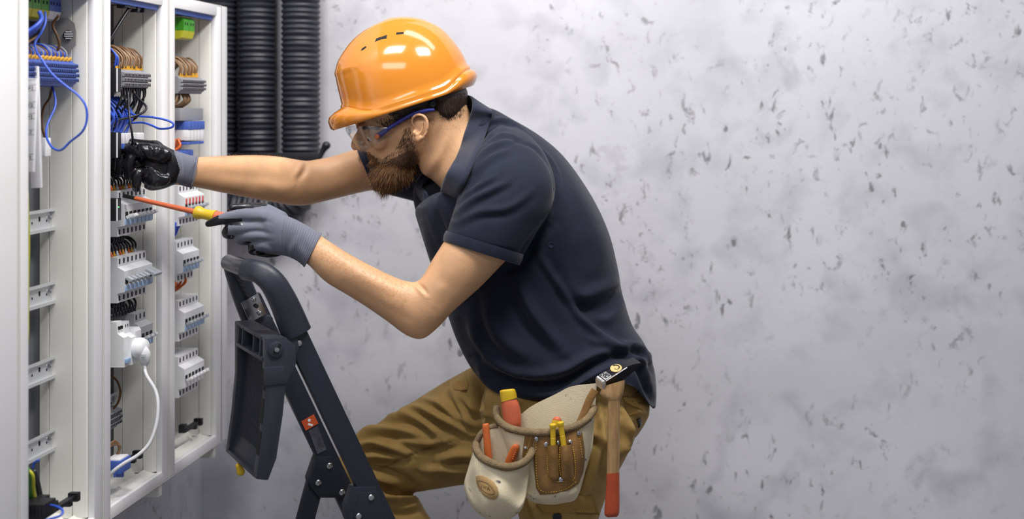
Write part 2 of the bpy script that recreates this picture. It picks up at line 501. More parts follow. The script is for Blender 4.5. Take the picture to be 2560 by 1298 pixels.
# --- circuit breakers
PROF = [(.085, 0), (.016, 0), (.016, -.0185), (.0025, -.0265), (.0025, -.066), (.016, -.069), (.016, -.087), (.085, -.087)]
def make_breaker(W=.0176, lever='down', body=M_DEV, lev=M_LEV, blue=True, red=False, label='', group=None, big=False):
    t = thing('circuit_breaker', (0, 0, 0), label, 'circuit breaker', group)
    b = MB(); b.prism(PROF, lambda p, y: (L-p[0], y, p[1]), 0, W); b.build('body', body, t, 30, fix=True)
    b = MB()
    for z in (-.0085, -.0785):
        b = MB(); b.box((L-.0157, W*.5, z), (.0012, .0045, .0095), .0003); b.build('screw_opening', M_DARK, t, 30)
    b = MB(); b.box((L-.0022, W*.5, -.0455), (.0012, W*.62, .011), .0003); b.build('toggle_window', M_DARK, t, 30)
    b = MB()
    dz = -1 if lever == 'down' else 1
    k = 1.0 if not big else 1.7
    b.box((L+.0045*k, W*.5, -.0455+dz*.003*k), (.0125*k, W*.6 if not big else W*.95, .0065), .0012, rot=(0, -dz*-.5, 0))
    b.build('toggle_lever', lev, t, 40)
    if blue:
        b = MB(); b.box((L-.0019, W*.5, -.0595), (.0012, W*.88, .0105), .0003); b.build('label_window', M_LBL, t, 30)
    if red:
        b = MB(); b.box((L-.0019, W*.5, -.036), (.0014, W*.3, .013), .0003); b.build('red_marker', M_RED, t, 30)
    return t
def breaker_row(y0, n, ztop, label, group, **kw):
    p = make_breaker(label=label, group=group, **kw)
    p.location = (0, y0, ztop)
    for k in range(1, n):
        dup(p, (0, k*.0178, 0))
    return p
Y2, Y3 = 2.432, 2.716
breaker_row(Y2, 7, ZP(478, Y2), 'light grey circuit breaker in the row the screwdriver tip touches, middle cabinet', 'breakers at the screwdriver tip', body=M_DEV, lev=M_DEVW)
breaker_row(Y2, 5, ZP(644, Y2), 'light grey circuit breaker in the second row down, middle cabinet', 'breakers in the second row of the middle cabinet', lever='up')
bb = make_breaker(label='grey isolating switch with long tilted lever, back end of the second breaker row', group='isolating switches of the second row', lever='up', big=True)
bb.location = (0, Y2+5*.0178, ZP(644, Y2)); dup(bb, (0, .0178, 0))
breaker_row(Y2+.072, 3, ZP(800, Y2), 'grey circuit breaker in the row behind the white plug', 'breakers behind the plug', lever='down', body=M_TERM)
for yy, zz, body, lab, grp, kw in (
    (Y3, ZP(463, Y3), M_DEVW, 'white breaker with red marking below the far forearm, last cabinet', 'red marked breakers', dict(red=True, blue=True)),
    (Y3-.01, ZP(603, Y3), M_DEV, 'grey breaker with blue edge above the orange wires, last cabinet', 'breakers above the orange wires', dict(blue=True)),
    (Y3, ZP(752, Y3), M_DEVW, 'white breaker in the row beneath the orange wires, last cabinet', 'breakers beneath the orange wires', dict(blue=True)),
    (Y3, ZP(893, Y3), M_DEVW, 'white breaker in the lowest row of the last cabinet', 'lowest breakers of the last cabinet', dict(blue=False, lev=M_DEVW))):
    breaker_row(yy, 6 if zz != ZP(603, Y3) else 5, zz, lab, grp, body=body, **kw)
# rails that carry the rows
for c, y0, y1, pys in ((2, 2.373, 2.592, (535, 700, 857, 200, 1050, 415)), (3, 2.664, 2.882, (515, 655, 804, 945, 214, 330, 62))):
    for py in pys: din_rail(cabs[c], y0, y1, ZP(py, Y2 if c == 2 else Y3), .094)

# slim terminal blocks
def terminal(W, hgt, m, d0, d1, label, group, steps=3):
    t = thing('terminal_block', (0, 0, 0), label, 'terminal block', group)
    pr = [(d1, 0), (d0+.012, 0), (d0+.010, -.004)]
    for k in range(steps):
        z0 = -.006-(hgt-.012)*k/steps; z1 = -.006-(hgt-.012)*(k+1)/steps
        pr += [(d0+.001*abs(k-steps//2), z0), (d0+.001*abs(k-steps//2), z1+.0025), (d0+.006, z1+.0022), (d0+.006, z1)]
    pr += [(d0+.010, -hgt+.004), (d0+.012, -hgt), (d1, -hgt)]
    b = MB(); b.prism(pr, lambda p, y: (L-p[0], y, p[1]), 0, W*.9); b.build('body', m, t, 30, fix=True)
    b = MB()
    for k in range(steps):
        zc = -.006-(hgt-.012)*(k+.45)/steps
        b.box((L-d0-.001*abs(k-steps//2)+.0001, W*.45, zc), (.001, W*.42, .004))
    b.build('clamp_slot', M_DARK, t, 30)
    return t
def term_row(y0, n, W, ztop, hgt, m, d0, d1, label, group, steps=3):
    p = terminal(W, hgt, m, d0, d1, label, group, steps); p.location = (0, y0, ztop)
    for k in range(1, n): dup(p, (0, k*W, 0))
term_row(2.437, 19, .0062, ZP(173, 2.437), .040, M_TERM, .004, .085, 'slim grey terminal block in the top strip of the middle cabinet', 'grey terminals of the middle cabinet')
term_row(2.386, 6, .0080, ZP(166, 2.39), .045, M_BLK, .012, .08, 'dark end terminal block beside the grey strip, middle cabinet', 'dark end terminals of the middle cabinet', 2)
term_row(2.70, 20, .0064, ZP(191, 2.70), .036, M_TERM, -.001, .085, 'slim grey terminal block in the top strip of the last cabinet', 'grey terminals of the last cabinet')
term_row(2.075, 34, .0064, ZP(148, 2.20), .046, M_TERMB, .020, .085, 'slim blue terminal block in the stack of the nearest open cabinet', 'blue terminals of the nearest open cabinet', 4)
term_row(2.445, 12, .0062, ZP(1022, 2.49), .042, M_TERM, .045, .09, 'slim grey terminal block in the small stack low in the middle cabinet', 'low grey terminals of the middle cabinet')

# green / yellow / blue end clamps
def clamp(y, w, z, h, m1, m2, d0, label, group=None, cat='terminal block'):
    t = thing('earth_terminal', (L-d0, y+w/2, z-h), label, cat, group)
    b = MB(); b.prism([(d0+.05, 0), (d0+.006, 0), (d0, -h*.12), (d0, -h*.62), (d0+.05, -h*.62)], lambda p, yy: (L-p[0], yy, z+p[1]), y, y+w*.96); b.build('housing', m1, t, 30, fix=True)
    b = MB(); b.prism([(d0+.05, -h*.625), (d0-.0005, -h*.625), (d0+.004, -h*.95), (d0+.012, -h), (d0+.05, -h)], lambda p, yy: (L-p[0], yy, z+p[1]), y, y+w*.96); b.build('base', m2, t, 30, fix=True)
    b = MB()
    for k in range(2):
        b.box((L-d0-.0001, y+w*(.28+.42*k), z-h*.3), (.001, w*.16, h*.14), .0002)
    b.build('clamp_slot', M_DARK, t, 30)
    return t
for k in range(3): clamp(2.165+k*.028, .028, H+.197, .042, M_TERMG, M_TERMY, .052, 'green and yellow earth terminal at the top of the nearest open cabinet', 'earth terminals of the nearest open cabinet')
for k in range(2): clamp(2.2495+k*.0205, .0205, H+.197, .042, M_TERMB, M_DEVW, .052, 'blue and white neutral terminal at the top of the nearest open cabinet', 'neutral terminals at the cabinet top')
for k in range(2): clamp(2.735+k*.03, .029, ZP(42, 2.73), .046, M_TERMG, M_TERMY, .012, 'bright green earth terminal with yellow base, top of the last cabinet', 'earth terminals of the last cabinet')
# grey bar and blue topped units in the last cabinet
b = MB(); b.box((L-.04, 2.775, ZP(286, 2.72)), (.06, .125, .027), .002); tag(b.build('cable_duct', M_TERM, None, 30), 'plain grey trunking bar above the blue topped units, last cabinet', 'trunking')
b = MB(); b.box((L-.033, 2.475, ZP(347, 2.43)), (.06, .09, .020), .002)
t = thing('neutral_bar', (L-.03, 2.475, ZP(356, 2.43)), 'white and blue neutral bar just above the far glove', 'terminal bar'); b.build('cover', M_DEVW, t, 30)
b = MB(); b.box((L-.033, 2.475, ZP(347, 2.43)-.0148), (.062, .094, .009), .001); b.build('base', M_TERMB, t, 30)
for k in range(5):
    y = 2.745+k*.018
    t = thing('surge_arrester', (L-.04, y, ZP(352, 2.74)), 'small arrester with blue cap and white face, last cabinet', 'surge arrester', 'blue capped arresters')
    b = MB(); b.box((L-.035, y, ZP(314, 2.74)), (.066, .0165, .018), .001); b.build('cap', M_TERMB, t, 30)
    b = MB(); b.box((L-.035, y, ZP(338, 2.74)), (.064, .0165, .0225), .001); b.build('body', M_DEVW, t, 30)
    b = MB(); b.box((L-.035, y, ZP(356, 2.74)-.002), (.062, .0165, .006), .001); b.build('base', M_TERMB, t, 30)
for k in range(4):
    y = 2.72+k*.018
    b = MB(); b.box((L-.035, y, ZP(384, 2.72)), (.05, .0165, .013), .001); tag(b.build('connector', M_TERMB, None, 30), 'blue connector block just above the forearm, last cabinet', 'connector', 'blue connectors above the forearm')

# ---- socket unit and plug
t = thing('power_socket', (L-.04, Y2+.035, ZP(925, Y2)), 'white modular power socket holding the white plug, middle cabinet', 'power socket')
b = MB(); z0 = ZP(806, Y2)
for y, w, dz, dd in ((Y2, .022, 0, .004), (Y2+.0225, .022, -.004, .000)):
    b.prism([(.085, dz), (dd+.014, dz), (dd+.012, dz-.022), (dd, dz-.03), (dd, -.086), (.085, -.086)], lambda p, yy: (L-p[0], yy, z0+p[1]), y, y+w)
b.prism([(.085, -.02), (.006, -.02), (.002, -.026), (.002, -.084), (.085, -.084)], lambda p, yy: (L-p[0], yy, z0+p[1]), Y2+.0452, Y2+.0715)
b.build('body', M_DEVW, t, 30, fix=True)
for y in (Y2+.006, Y2+.0155, Y2+.029, Y2+.038):
    b = MB(); b.box((L-.0150, y, z0-.012), (.004, .003, .006)); b.build('slot', M_DARK, t, 30)
b = MB(); b.box((L-.0015, Y2+.012, z0-.075), (.004, .016, .008), .0004); b.build('label_window', M_LBL, t, 30)
t = thing('power_plug', P(348, 870, 2.47), 'white angled mains plug pushed into the socket, middle cabinet', 'plug')
b = MB()
c = Vector((L+.004, 2.475, ZP(872, 2.47)))
b.lathe([(.0001, -.004), (.019, -.004), (.0205, 0), (.0205, .008), (.017, .015), (.010, .019), (.0001, .020)], c, (1, -.12, 0), 28)
b.build('head', M_DEVW, t, 50)
b = MB(); pts = [c+Vector((.008, -.006, .010)), c+Vector((.014, -.006, -.008)), c+Vector((.0155, -.005, -.022)), c+Vector((.014, -.004, -.032))]
b.tube(pts, [.006, .012, .010, .006], 14, 5, flat=.8); b.build('grip', M_DEVW, t, 60)
b = MB()
for k in range(5): b.box(c+Vector((.0185, -.017, -.013-.0035*k+.003)), (.010, .001, .0012))
b.build('ridge', M_LEV, t, 30)
cab = [c+Vector((.014, -.004, -.030))]+[P(x, y, Y) for x, y, Y in ((366, 938, 2.46), (388, 975, 2.45), (395, 1010, 2.44), (391, 1060, 2.43), (374, 1108, 2.42), (345, 1138, 2.41), (308, 1160, 2.40), (277, 1185, 2.395), (262, 1215, 2.40))]
wire(cab, .0034, M_WIREW, 'white round mains cable hanging in a loop from the plug', None, name='mains_cable', cat='cable', n=12)
wire([P(334, 4, 2.50), P(330, 12, 2.49), P(308, 45, 2.47), P(285, 82, 2.45), P(272, 104, 2.44)], .0038, M_WIREK, 'thick black cable crossing the top of the middle cabinet', None, name='black_cable', cat='cable')

# ---- wires
rnd = random.Random(7)
def arch(y, x0, z0, x1, z1, rise, r, m, label, group, name='wire'):
    wire([(x0, y, z0), (x0+.001, y, z0+rise*.6), ((x0*.6+x1*.4), y+rnd.uniform(-.002, .002), z0+rise), (x1, y, z1+rise*.3), (x1-.004, y, z1)], r, m, label, group, name=name)
def ferr(y, x, z, par_=None, m=None, label='yellow ferrule', group='ferrules', name='ferrule'):
    b = MB(); b.lathe([(.0008, 0), (.0024, .001), (.0018, .010)], (x, y, z), (0, 0, 1), 8)
    return tag(b.build(name, m or M_FERR, None, 40), label, 'wire ferrule', group)
for k in range(21):        # brown bundle of the middle cabinet
    y = 2.43+k*.0056; z = ZP(170, y)
    m = M_WIREB if k < 2 else (M_WIREN, M_WIREN2)[k % 2]
    arch(y+rnd.uniform(-.0012, .0012), L-.018+rnd.uniform(-.003, .003), z, L-.075, z-.01, .042+rnd.uniform(-.006, .004)-.0004*k, .0019, m, 'brown wire arching into the grey terminals of the middle cabinet' if k > 1 else 'light blue wire beside the brown arch, middle cabinet', 'brown arch wires of the middle cabinet' if k > 1 else 'blue arch wires of the middle cabinet')
    ferr(y, L-.018, z-.006, label='yellow ferrule on top of the grey terminals, middle cabinet', group='ferrules of the middle cabinet')
for k in range(15):
    y = 2.715+k*.0066; z = ZP(188, y)
    arch(y+rnd.uniform(-.0012, .0012), L-.012+rnd.uniform(-.003, .003), z, L-.07, z-.01, .034+rnd.uniform(-.005, .004), .0021, (M_WIREN, M_WIREN2)[k % 2], 'brown wire arching into the grey terminals of the last cabinet', 'brown arch wires of the last cabinet')
    ferr(y, L-.012, z-.006, label='yellow ferrule on top of the grey terminals, last cabinet', group='ferrules of the last cabinet')
for k in range(30):
    y = 2.08+k*.0068; z = ZP(150, 2.2)
    m = [M_WIREB, M_TERM, M_WIREB, M_WIREN][k % 4]
    arch(y, L-.038, z, L-.085, z, .026+rnd.uniform(-.003, .002), .0022, m, 'thin wire bent over the blue terminals of the nearest open cabinet', 'wires above the blue terminals')
    if k % 2 == 0:
        b = MB(); b.caps([(L-.034, y, z+.001), (L-.03, y+.008, z+.005)], .003, 6, 0); tag(b.build('ferrule', M_FERR, None, 60), 'yellow ferrule on top of the blue terminals', 'wire ferrule', 'ferrules on the blue terminals')
# black and blue tangles under the terminals
for k in range(11):
    y = 2.44+k*.0105; z = ZP(228, y)
    x = L-.012
    wire([(x, y, z+.006), (x+rnd.uniform(-.004, .002), y, z-.01), (x+rnd.uniform(-.012, .004), y+rnd.uniform(-.01, .01), z-.03), (x-.02, y+rnd.uniform(-.015, .012), z-.052), (x-.055, y+rnd.uniform(-.01, .02), z-.075)], .0023, M_WIREK, 'black wire dropping from the grey terminals, middle cabinet', 'black drop wires of the middle cabinet')
for k in range(10):
    y = 2.395+k*.010; z = ZP(255, y)
    wire([(L-.04, y, z+.01), (L-.02, y+rnd.uniform(-.01, .01), z-.012), (L-.012, y+rnd.uniform(-.012, .02), z-.032), (L-.022, y+rnd.uniform(-.01, .02), z-.05), (L-.028, y, z-.070)], .0024, M_WIREB, 'blue wire above the neutral bar, middle cabinet', 'blue wires above the neutral bar')
wire([P(300, 262, 2.47), P(318, 278, 2.46), P(345, 290, 2.45), P(380, 293, 2.44), P(415, 300, 2.44), P(433, 309, 2.44), P(428, 319, 2.44), P(400, 322, 2.45), P(380, 314, 2.46), P(357, 307, 2.47), P(328, 308, 2.48)], .0021, M_WIREB, 'blue wire sticking out in a long flat loop in front of the middle cabinet', None)
wire([P(320, 228, 2.45), P(322, 270, 2.44), P(326, 310, 2.43), P(331, 340, 2.43), P(331, 362, 2.45)], .0022, M_WIREK, 'black wire hanging straight down to the far glove', None)
wire([P(330, 228, 2.5), P(350, 250, 2.48), P(365, 266, 2.47), P(360, 280, 2.46), P(335, 291, 2.44), P(300, 299, 2.43), P(280, 297, 2.42)], .0023, M_WIREK, 'black wire sweeping in a wide curve under the grey terminals', None)
# wires above each breaker row in the middle cabinet
for base, lab, grp, fm in ((473, 'black wire into the top of the first breaker row', 'black wires above the first breaker row', M_WIREO), (640, 'black wire into the top of the second breaker row', 'black wires above the second breaker row', M_WIREO), (796, 'black wire into the top of the third breaker row', 'black wires above the third breaker row', M_WIREK)):
    for k in range(9):
        y = Y2+.006+k*.0125; z = ZP(base, Y2)-.002
        arch(y, L-.030, z, L-.075, z, .030+rnd.uniform(-.006, .004), .0022, M_WIREK, lab, grp)
        wire([(L-.030, y, z-.002), (L-.030, y, z+.009)], .0027, [fm, M_FERR, M_WIREW][k % 3] if fm is not M_WIREK else M_WIREK, 'coloured sleeve on '+lab[6:], 'coloured sleeves, '+grp[12:], name='wire_sleeve', cat='wire sleeve', smooth=0)
for py, c3, lab in ((590, M_WIREK, 'first'), (757, M_WIREK, 'second')):
    for k in range(5):
        y = Y2+.008+k*.011; z = ZP(py, Y2)
        wire([(L-.03, y, z+.002), (L-.03, y+.004, z-.012), (L-.05, y+.01, z-.028), (L-.07, y+.01, z-.036)], .0026, c3, 'black wire leaving the underside of the %s breaker row' % lab, 'black wires under the %s breaker row' % lab)
for (y0, z0, m, n_, lab, grp) in ((2.70, ZP(238, 2.72), M_WIREN, 7, 'brown wire beneath the grey terminals, last cabinet', 'brown wires beneath the last cabinet terminals'), (2.70, ZP(352, 2.72), M_WIREO, 5, 'copper brown wire beneath the blue topped arresters', 'wires beneath the arresters'),
                                  (2.68, ZP(562, 2.70), M_WIREB, 6, 'dark blue wire beneath the red marked breakers', 'blue wires beneath the red marked breakers'), (2.70, ZP(700, 2.70), M_WIREO, 6, 'orange wire between two breaker rows of the last cabinet', 'orange wires of the last cabinet')):
    for k in range(n_):
        y = y0+k*.011+.01
        wire([(L-.02, y, z0+.004), (L-.018+rnd.uniform(-.01, .006), y-.004, z0-.012), (L-.035, y-.01+rnd.uniform(-.008, .008), z0-.028), (L-.06, y-.015, z0-.04)], .0028, m, lab, grp)
# nearest open cabinet: loops
wire([P(x, y, Y) for x, y, Y in ((113, 30, 2.18), (114, 55, 2.17), (104, 80, 2.16), (88, 105, 2.15), (90, 125, 2.14), (105, 150, 2.13), (130, 185, 2.13), (165, 215, 2.13), (195, 238, 2.13), (214, 265, 2.13), (217, 300, 2.13), (205, 330, 2.13), (175, 355, 2.14), (158, 372, 2.14), (145, 376, 2.15), (128, 366, 2.16), (116, 340, 2.18), (119, 310, 2.2), (137, 270, 2.22), (138, 245, 2.23), (131, 216, 2.24))], .0019, M_WIREB, 'long thin blue wire looping out in front of the nearest open cabinet', None)
for k in range(3):
    wire([P(98, 28, 2.14+.01*k), P(104, 48, 2.14+.01*k), P(90, 65+4*k, 2.13+.01*k), P(70, 78+5*k, 2.12+.01*k), P(54, 88+6*k, 2.11+.01*k)], .0036, M_WIREB, 'thick blue wire beneath the earth terminals, nearest open cabinet', 'thick blue wires under the earth terminals')
wire([P(147, 38, 2.25), P(132, 62, 2.25), P(143, 90, 2.25), P(148, 115, 2.25), P(135, 145, 2.25)], .0024, M_WIRED, 'brown wire in front of the grey perforated disc plate', None)
wire([P(131, 216, 2.25), P(124, 245, 2.25), P(109, 270, 2.25), P(104, 310, 2.25), P(113, 345, 2.25)], .0022, M_WIRED, 'dark brown wire behind the white marker strips', None)
wire([P(50, 118, 2.1), P(75, 102, 2.14), P(95, 90, 2.2)], .002, M_WIREN, 'pale brown wire crossing below the blue wires, nearest open cabinet', None)
# speaker-like torn plate with round vent
b = MB(); poly = [(135, 55), (150, 46), (172, 45), (186, 58), (190, 80), (189, 112), (176, 125), (172, 134), (155, 141), (140, 136), (130, 120), (128, 80)]
vs = [PX(x, y, 0) if False else None for x, y in poly] if False else []
Yp = 2.292
pr = [P(x, y, Yp) for x, y in poly]
b.add([p for p in pr]+[p+Vector((0, .0025, 0)) for p in pr], [tuple(range(12)), tuple(range(23, 11, -1))]+[(i, (i+1) % 12, (i+1) % 12+12, i+12) for i in range(12)])
t = thing('cover_plate', P(160, 95, Yp), 'grey ragged cover plate with a round vent, inside the nearest open cabinet', 'cover plate')
b.build('plate', mat('dull_grey_plate', (150, 149, 146), .6), t, 30, fix=True)
b = MB(); b.lathe([(.0001, 0), (.0084, 0), (.0090, .0012), (.0084, .002), (.0001, .002)], P(171, 88, Yp), (0, -1, 0), 24); v = b.build('vent', M_DARK, t, 40)
b = MB()
for k in range(4): b.box(P(171, 79.5+k*5.6, Yp-.0028), (.0145 if k in (1, 2) else .0105, .0012, .0024))
b.build('vent_slat', M_DEVW, v, 30)
# white marker strips with handwriting
def strip(p0, p1, w, label):
    d = (p1-p0); t = thing('marker_strip', p1, label, 'label strip')
    b = MB(); b.bar(p0, p1, .007, w, up=(1, 0, 0), bevel=.001); b.build('strip', M_DEVW, t, 30); return t
Ym = 2.115
t = strip(P(83, 166, Ym+.03), P(92, 470, Ym+.03), .017, 'blank white trunking strip hanging behind the handwritten one')
t = strip(P(80, 196, Ym), P(72, 430, Ym), .018, 'white marker strip with handwritten black marks in the nearest open cabinet')
b = MB()
M_INK = mat('black_ink', (22, 22, 26), .6)
for yy in (200, 213, 227, 256, 270, 284, 298, 325, 338, 386, 400):
    f = (yy-196)/234; cx = 80-8*f
    b.bar(P(cx-10.5, yy+1, Ym-.0095), P(cx+10.5, yy-1, Ym-.0095), .0008, .0006)
def stroke(pts, cx, cy, s=1):
    b.tube([P(cx+x*s, cy+y*s, Ym-.0094) for x, y in pts], .0006, 5)
for cx, cy, gl in ((77, 220, 0), (76, 263, 1), (75, 291, 0), (74, 331, 2), (72, 393, 0)):
    G = [[[(-5, 5), (-5, -3), (-1, -4), (0, 0), (-5, 1)], [(2, -4), (5, -4), (3, 5), (6, 5)]], [[(-4, 5), (-4, -4)], [(-1, -4), (3, -4), (0, 0), (4, 3), (-1, 5)], [(5, -5), (5, 5)]], [[(-4, -4), (-4, 4), (0, 4)], [(2, -4), (5, -3), (2, 1), (5, 4)]]][gl]
    for st in G: stroke(st, cx, cy)
b.build('handwriting', M_INK, t, 60)
b = MB(); b.box(P(112, 368, 2.2), (.012, .02, .032), .002); tag(b.build('cable_tag', M_DEVW, None, 30), 'small white cable tag behind the marker strips', 'tag')
# yellow-green earth wires down the back, and bottom tangle
for k, m in enumerate((M_WIREY, M_WIREG, M_WIREY, M_WIREY)):
    wire([P(62+2*k, 480, 2.18), P(66+2*k, 600, 2.18), P(61+3*k, 700, 2.18), P(64+2*k, 860, 2.19)], .0022, m, 'earth wire running down the back of the nearest open cabinet', 'earth wires down the back')
    wire([P(62+3*k, 1160+5*k, 2.12), P(70+4*k, 1190, 2.12), P(72+4*k, 1225, 2.13), P(76+5*k, 1262, 2.14)], .0028, m if k % 2 else M_WIREG, 'green and yellow earth wire at the bottom of the nearest open cabinet', 'bottom earth wires')
wire([P(84, 1175, 2.15), P(94, 1210, 2.15), P(104, 1262, 2.15)], .0045, M_WIREK, 'stiff black cable rising from the connector at the cabinet bottom', None, name='black_cable', cat='cable')
wire([P(82, 1172, 2.15), P(86, 1158, 2.15), P(98, 1150, 2.15)], .0022, M_WIREB, 'short blue wire end with bare copper at the bottom of the nearest open cabinet', None)
wire([P(115, 1262, 2.12), P(140, 1266, 2.11), P(156, 1276, 2.10), P(150, 1290, 2.09), P(110, 1302, 2.08)], .002, M_WIREB, 'blue wire curling at the bottom of the nearest open cabinet', None)
def bracket(px, py, Y, label, s=1):
    t = thing('cable_bracket', P(px, py+12, Y), label, 'cable bracket')
    b = MB(); c = P(px, py, Y)
    b.box(c, (.012, .085*s, .007), .001); b.box(c+Vector((0, .04*s, 0)), (.018, .012, .016), .002); b.box(c+Vector((-.004, -.035*s, .004)), (.014, .016, .018), .002)
    b.box(c+Vector((.0, .012*s, -.004)), (.016, .01, .010), .001); b.build('body', M_BLK, t, 30)
    b = MB(); b.box(c+Vector((0.0045, .034*s, 0)), (.0105, .004, .008)); b.build('pocket', M_DARK, t, 30)
    return t
bracket(160, 1258, 2.22, 'black cable bracket on the floor of the nearest open cabinet', .9)
bracket(330, 18, 2.50, 'black cable bracket at the top of the middle cabinet')
bracket(322, 1150, 2.50, 'black cable bracket near the floor of the middle cabinet')
bracket(478, 1066, 2.80, 'black cable bracket near the floor of the last cabinet')
t = thing('plug_connector', P(95, 1298, 2.11), 'black multi pole connector at the bottom of the nearest open cabinet', 'connector')
b = MB(); b.box(P(92, 1272, 2.115), (.045, .04, .026), .003); b.box(P(104, 1262, 2.14), (.02, .02, .03), .003); b.build('body', M_BLK, t, 30)
b = MB()
for k in range(5): b.box(P(74+9*k, 1276, 2.0945), (.003, .002, .018), .0005)
b.build('ridge', M_BLK, t, 30)
t = thing('junction_connector', P(292, 1195, 2.43), 'blue and white connector at the end of the brown wires, middle cabinet', 'connector')
b = MB(); b.box(P(292, 1162, 2.44), (.035, .045, .026), .003); b.build('base', M_TERMB, t, 30)
b = MB(); b.box(P(293, 1148, 2.44), (.028, .04, .010), .003); b.build('cover', M_DEVW, t, 30)
b = MB()
for k in range(4): b.box(P(288+6*k, 1180, 2.42+.01*k), (.004, .006, .020), .001)
b.build('clip', M_TERMB, t, 30)
for k in range(3):
    wire([P(272, 1112+3*k, 2.44), P(288, 1103+4*k, 2.45), P(298+1*k, 1118, 2.455), P(294-2*k, 1146, 2.455)], .0024, M_WIREN, 'brown wire curving into the blue and white connector', 'brown wires at the connector')
wire([P(276, 936, 2.46), P(294, 955, 2.47), P(301, 980, 2.48), P(296, 1005, 2.48), P(284, 1022, 2.48)], .0022, M_WIRED, 'single brown wire arching above the low terminal stack', None)
# grey perforated plate, dark instrument with screen
b = MB(); b.box((L-.10, 2.53, ZP(75, 2.53)), (.003, .07, .07)); t = b.build('perforated_plate', M_BACK, None, 30); tag(t, 'grey perforated plate behind the black cable, top of the middle cabinet', 'plate')
b = MB()
for i in range(12):
    for j in range(11): b.box((L-.0984, 2.50+i*.0055, ZP(75, 2.53)-.030+j*.006), (.0006, .003, .003))
b.build('perforation', M_DARK, t, None)
for (py, hh, lab) in ((200, .045, 'dark meter with white bezel beside the top terminals of the middle cabinet'), (525, .042, 'dark meter with a green light beside the first breaker row'), (363, .048, 'dark meter with white bezel edge just above the far glove')):
    Y = 2.392
    t = thing('panel_meter', (L-.02, Y, ZP(py, Y)-hh/2), lab, 'meter')
    b = MB(); b.box((L-.014, Y+.012, ZP(py, Y)), (.026, .022, hh), .001); b.build('housing', M_BLK, t, 30)
    b = MB(); b.box((L+.0002, Y+.003, ZP(py, Y)), (.0015, .003, hh*.98)); b.build('bezel', M_DEVW, t, 30)
    if py == 525:
        em = mat('green_led', (60, 230, 90), .4); em.node_tree.nodes['Principled BSDF'].inputs['Emission Color'].default_value = (.1, 1, .2, 1); em.node_tree.nodes['Principled BSDF'].inputs['Emission Strength'].default_value = 2
        b = MB(); b.box((L+.0002, Y+.010, ZP(519, Y)), (.001, .0022, .0022)); b.build('indicator_light', em, t, 30)

# ------------------------------------------------------------------ corrugated ducts
M_DUCT = mat('black_corrugated_plastic', (38, 40, 50), .5)
def duct(px, lev, label, R, bend=True, Y=3.135):
    path = []
    top = P(px, -150, Y); cz = P(px, lev, Y); z0 = cz.z; rad = .075 if bend else 0
    n = int((top.z-(z0+rad))/.004)
    for k in range(n+1): path.append(Vector((top.x, Y, top.z-(top.z-z0-rad)*k/n)))
    if bend:
        for k in range(1, 24):
            a = math.pi/2*k/24; path.append(Vector((top.x-rad+rad*math.cos(a), Y, z0+rad-rad*math.sin(a))))
        xe = XW+.004; n = max(3, int((top.x-rad-xe)/.004))
        for k in range(n+1): path.append(Vector((top.x-rad-(top.x-rad-xe)*k/n, Y, z0)))
    s = 0; rr = []
    for k, p in enumerate(path):
        if k: s += (p-path[k-1]).length
        rr.append(R-.0028+.0028*math.cos(s*2*math.pi/.0135))
    b = MB(); b.tube(path, rr, 28); tag(b.build('corrugated_duct', M_DUCT, None, 60), label, 'duct')
duct(752, 524, 'black corrugated duct farthest from the cabinets, bending left behind the forearm', .0470)
duct(643, 440, 'black corrugated duct in the middle of the three on the wall', .0455, False)
duct(547, 440, 'black corrugated duct closest to the last cabinet, mostly hidden by it', .0445, False)
t = thing('duct_strap', P(700, 395, 3.08), 'dark strap binding the black ducts to the wall, its end curling up', 'strap')
b = MB(); b.bar(P(585, 393, 3.082), P(802, 393, 3.082), .006, .022, up=(0, 0, 1), bevel=.002); b.build('band', M_BLK, t, 30)
b = MB(); b.caps([P(800, 392, 3.085), P(808, 376, 3.085), P(816, 364, 3.085)], [.006, .007, .010], 10, 4); b.build('end_lug', M_BLK, t, 60)
# ------------------------------------------------------------------ the electrician
YM = 2.62
M_SKIN = mat('skin', (208, 162, 122), .48, sss=.25, bump=.12, bscale=350, var=.10, vscale=22)
M_NAVY = mat('navy_pique_cotton', (27, 31, 47), .85, bump=.25, bscale=900, sheen=.12, var=.10, vscale=30, spec=.25)
M_NAVY2 = mat('navy_collar_knit', (36, 40, 58), .85, bump=.3, bscale=1100, sheen=.2, var=.10, vscale=60, spec=.25)
M_PANT = mat('brown_work_canvas', (160, 130, 76), .85, bump=.25, bscale=700, sheen=.08, var=.12, vscale=14, spec=.25)
M_HAIR = mat('dark_brown_hair', (62, 46, 38), .55)
M_BEARD = mat('ginger_brown_beard', (134, 92, 52), .5)
M_BEARD2 = mat('dark_beard_hair', (88, 62, 42), .5)
M_KNIT = mat('grey_glove_knit', (112, 114, 128), .9, bump=.3, bscale=1500, sheen=.15, spec=.2)
M_LATEX = mat('black_latex_coating', (20, 21, 27), .24, bump=.35, bscale=90)
person = thing('person', (-.42, 2.55, 0), 'bearded electrician in navy polo shirt and brown work trousers leaning over the ladder', 'person')

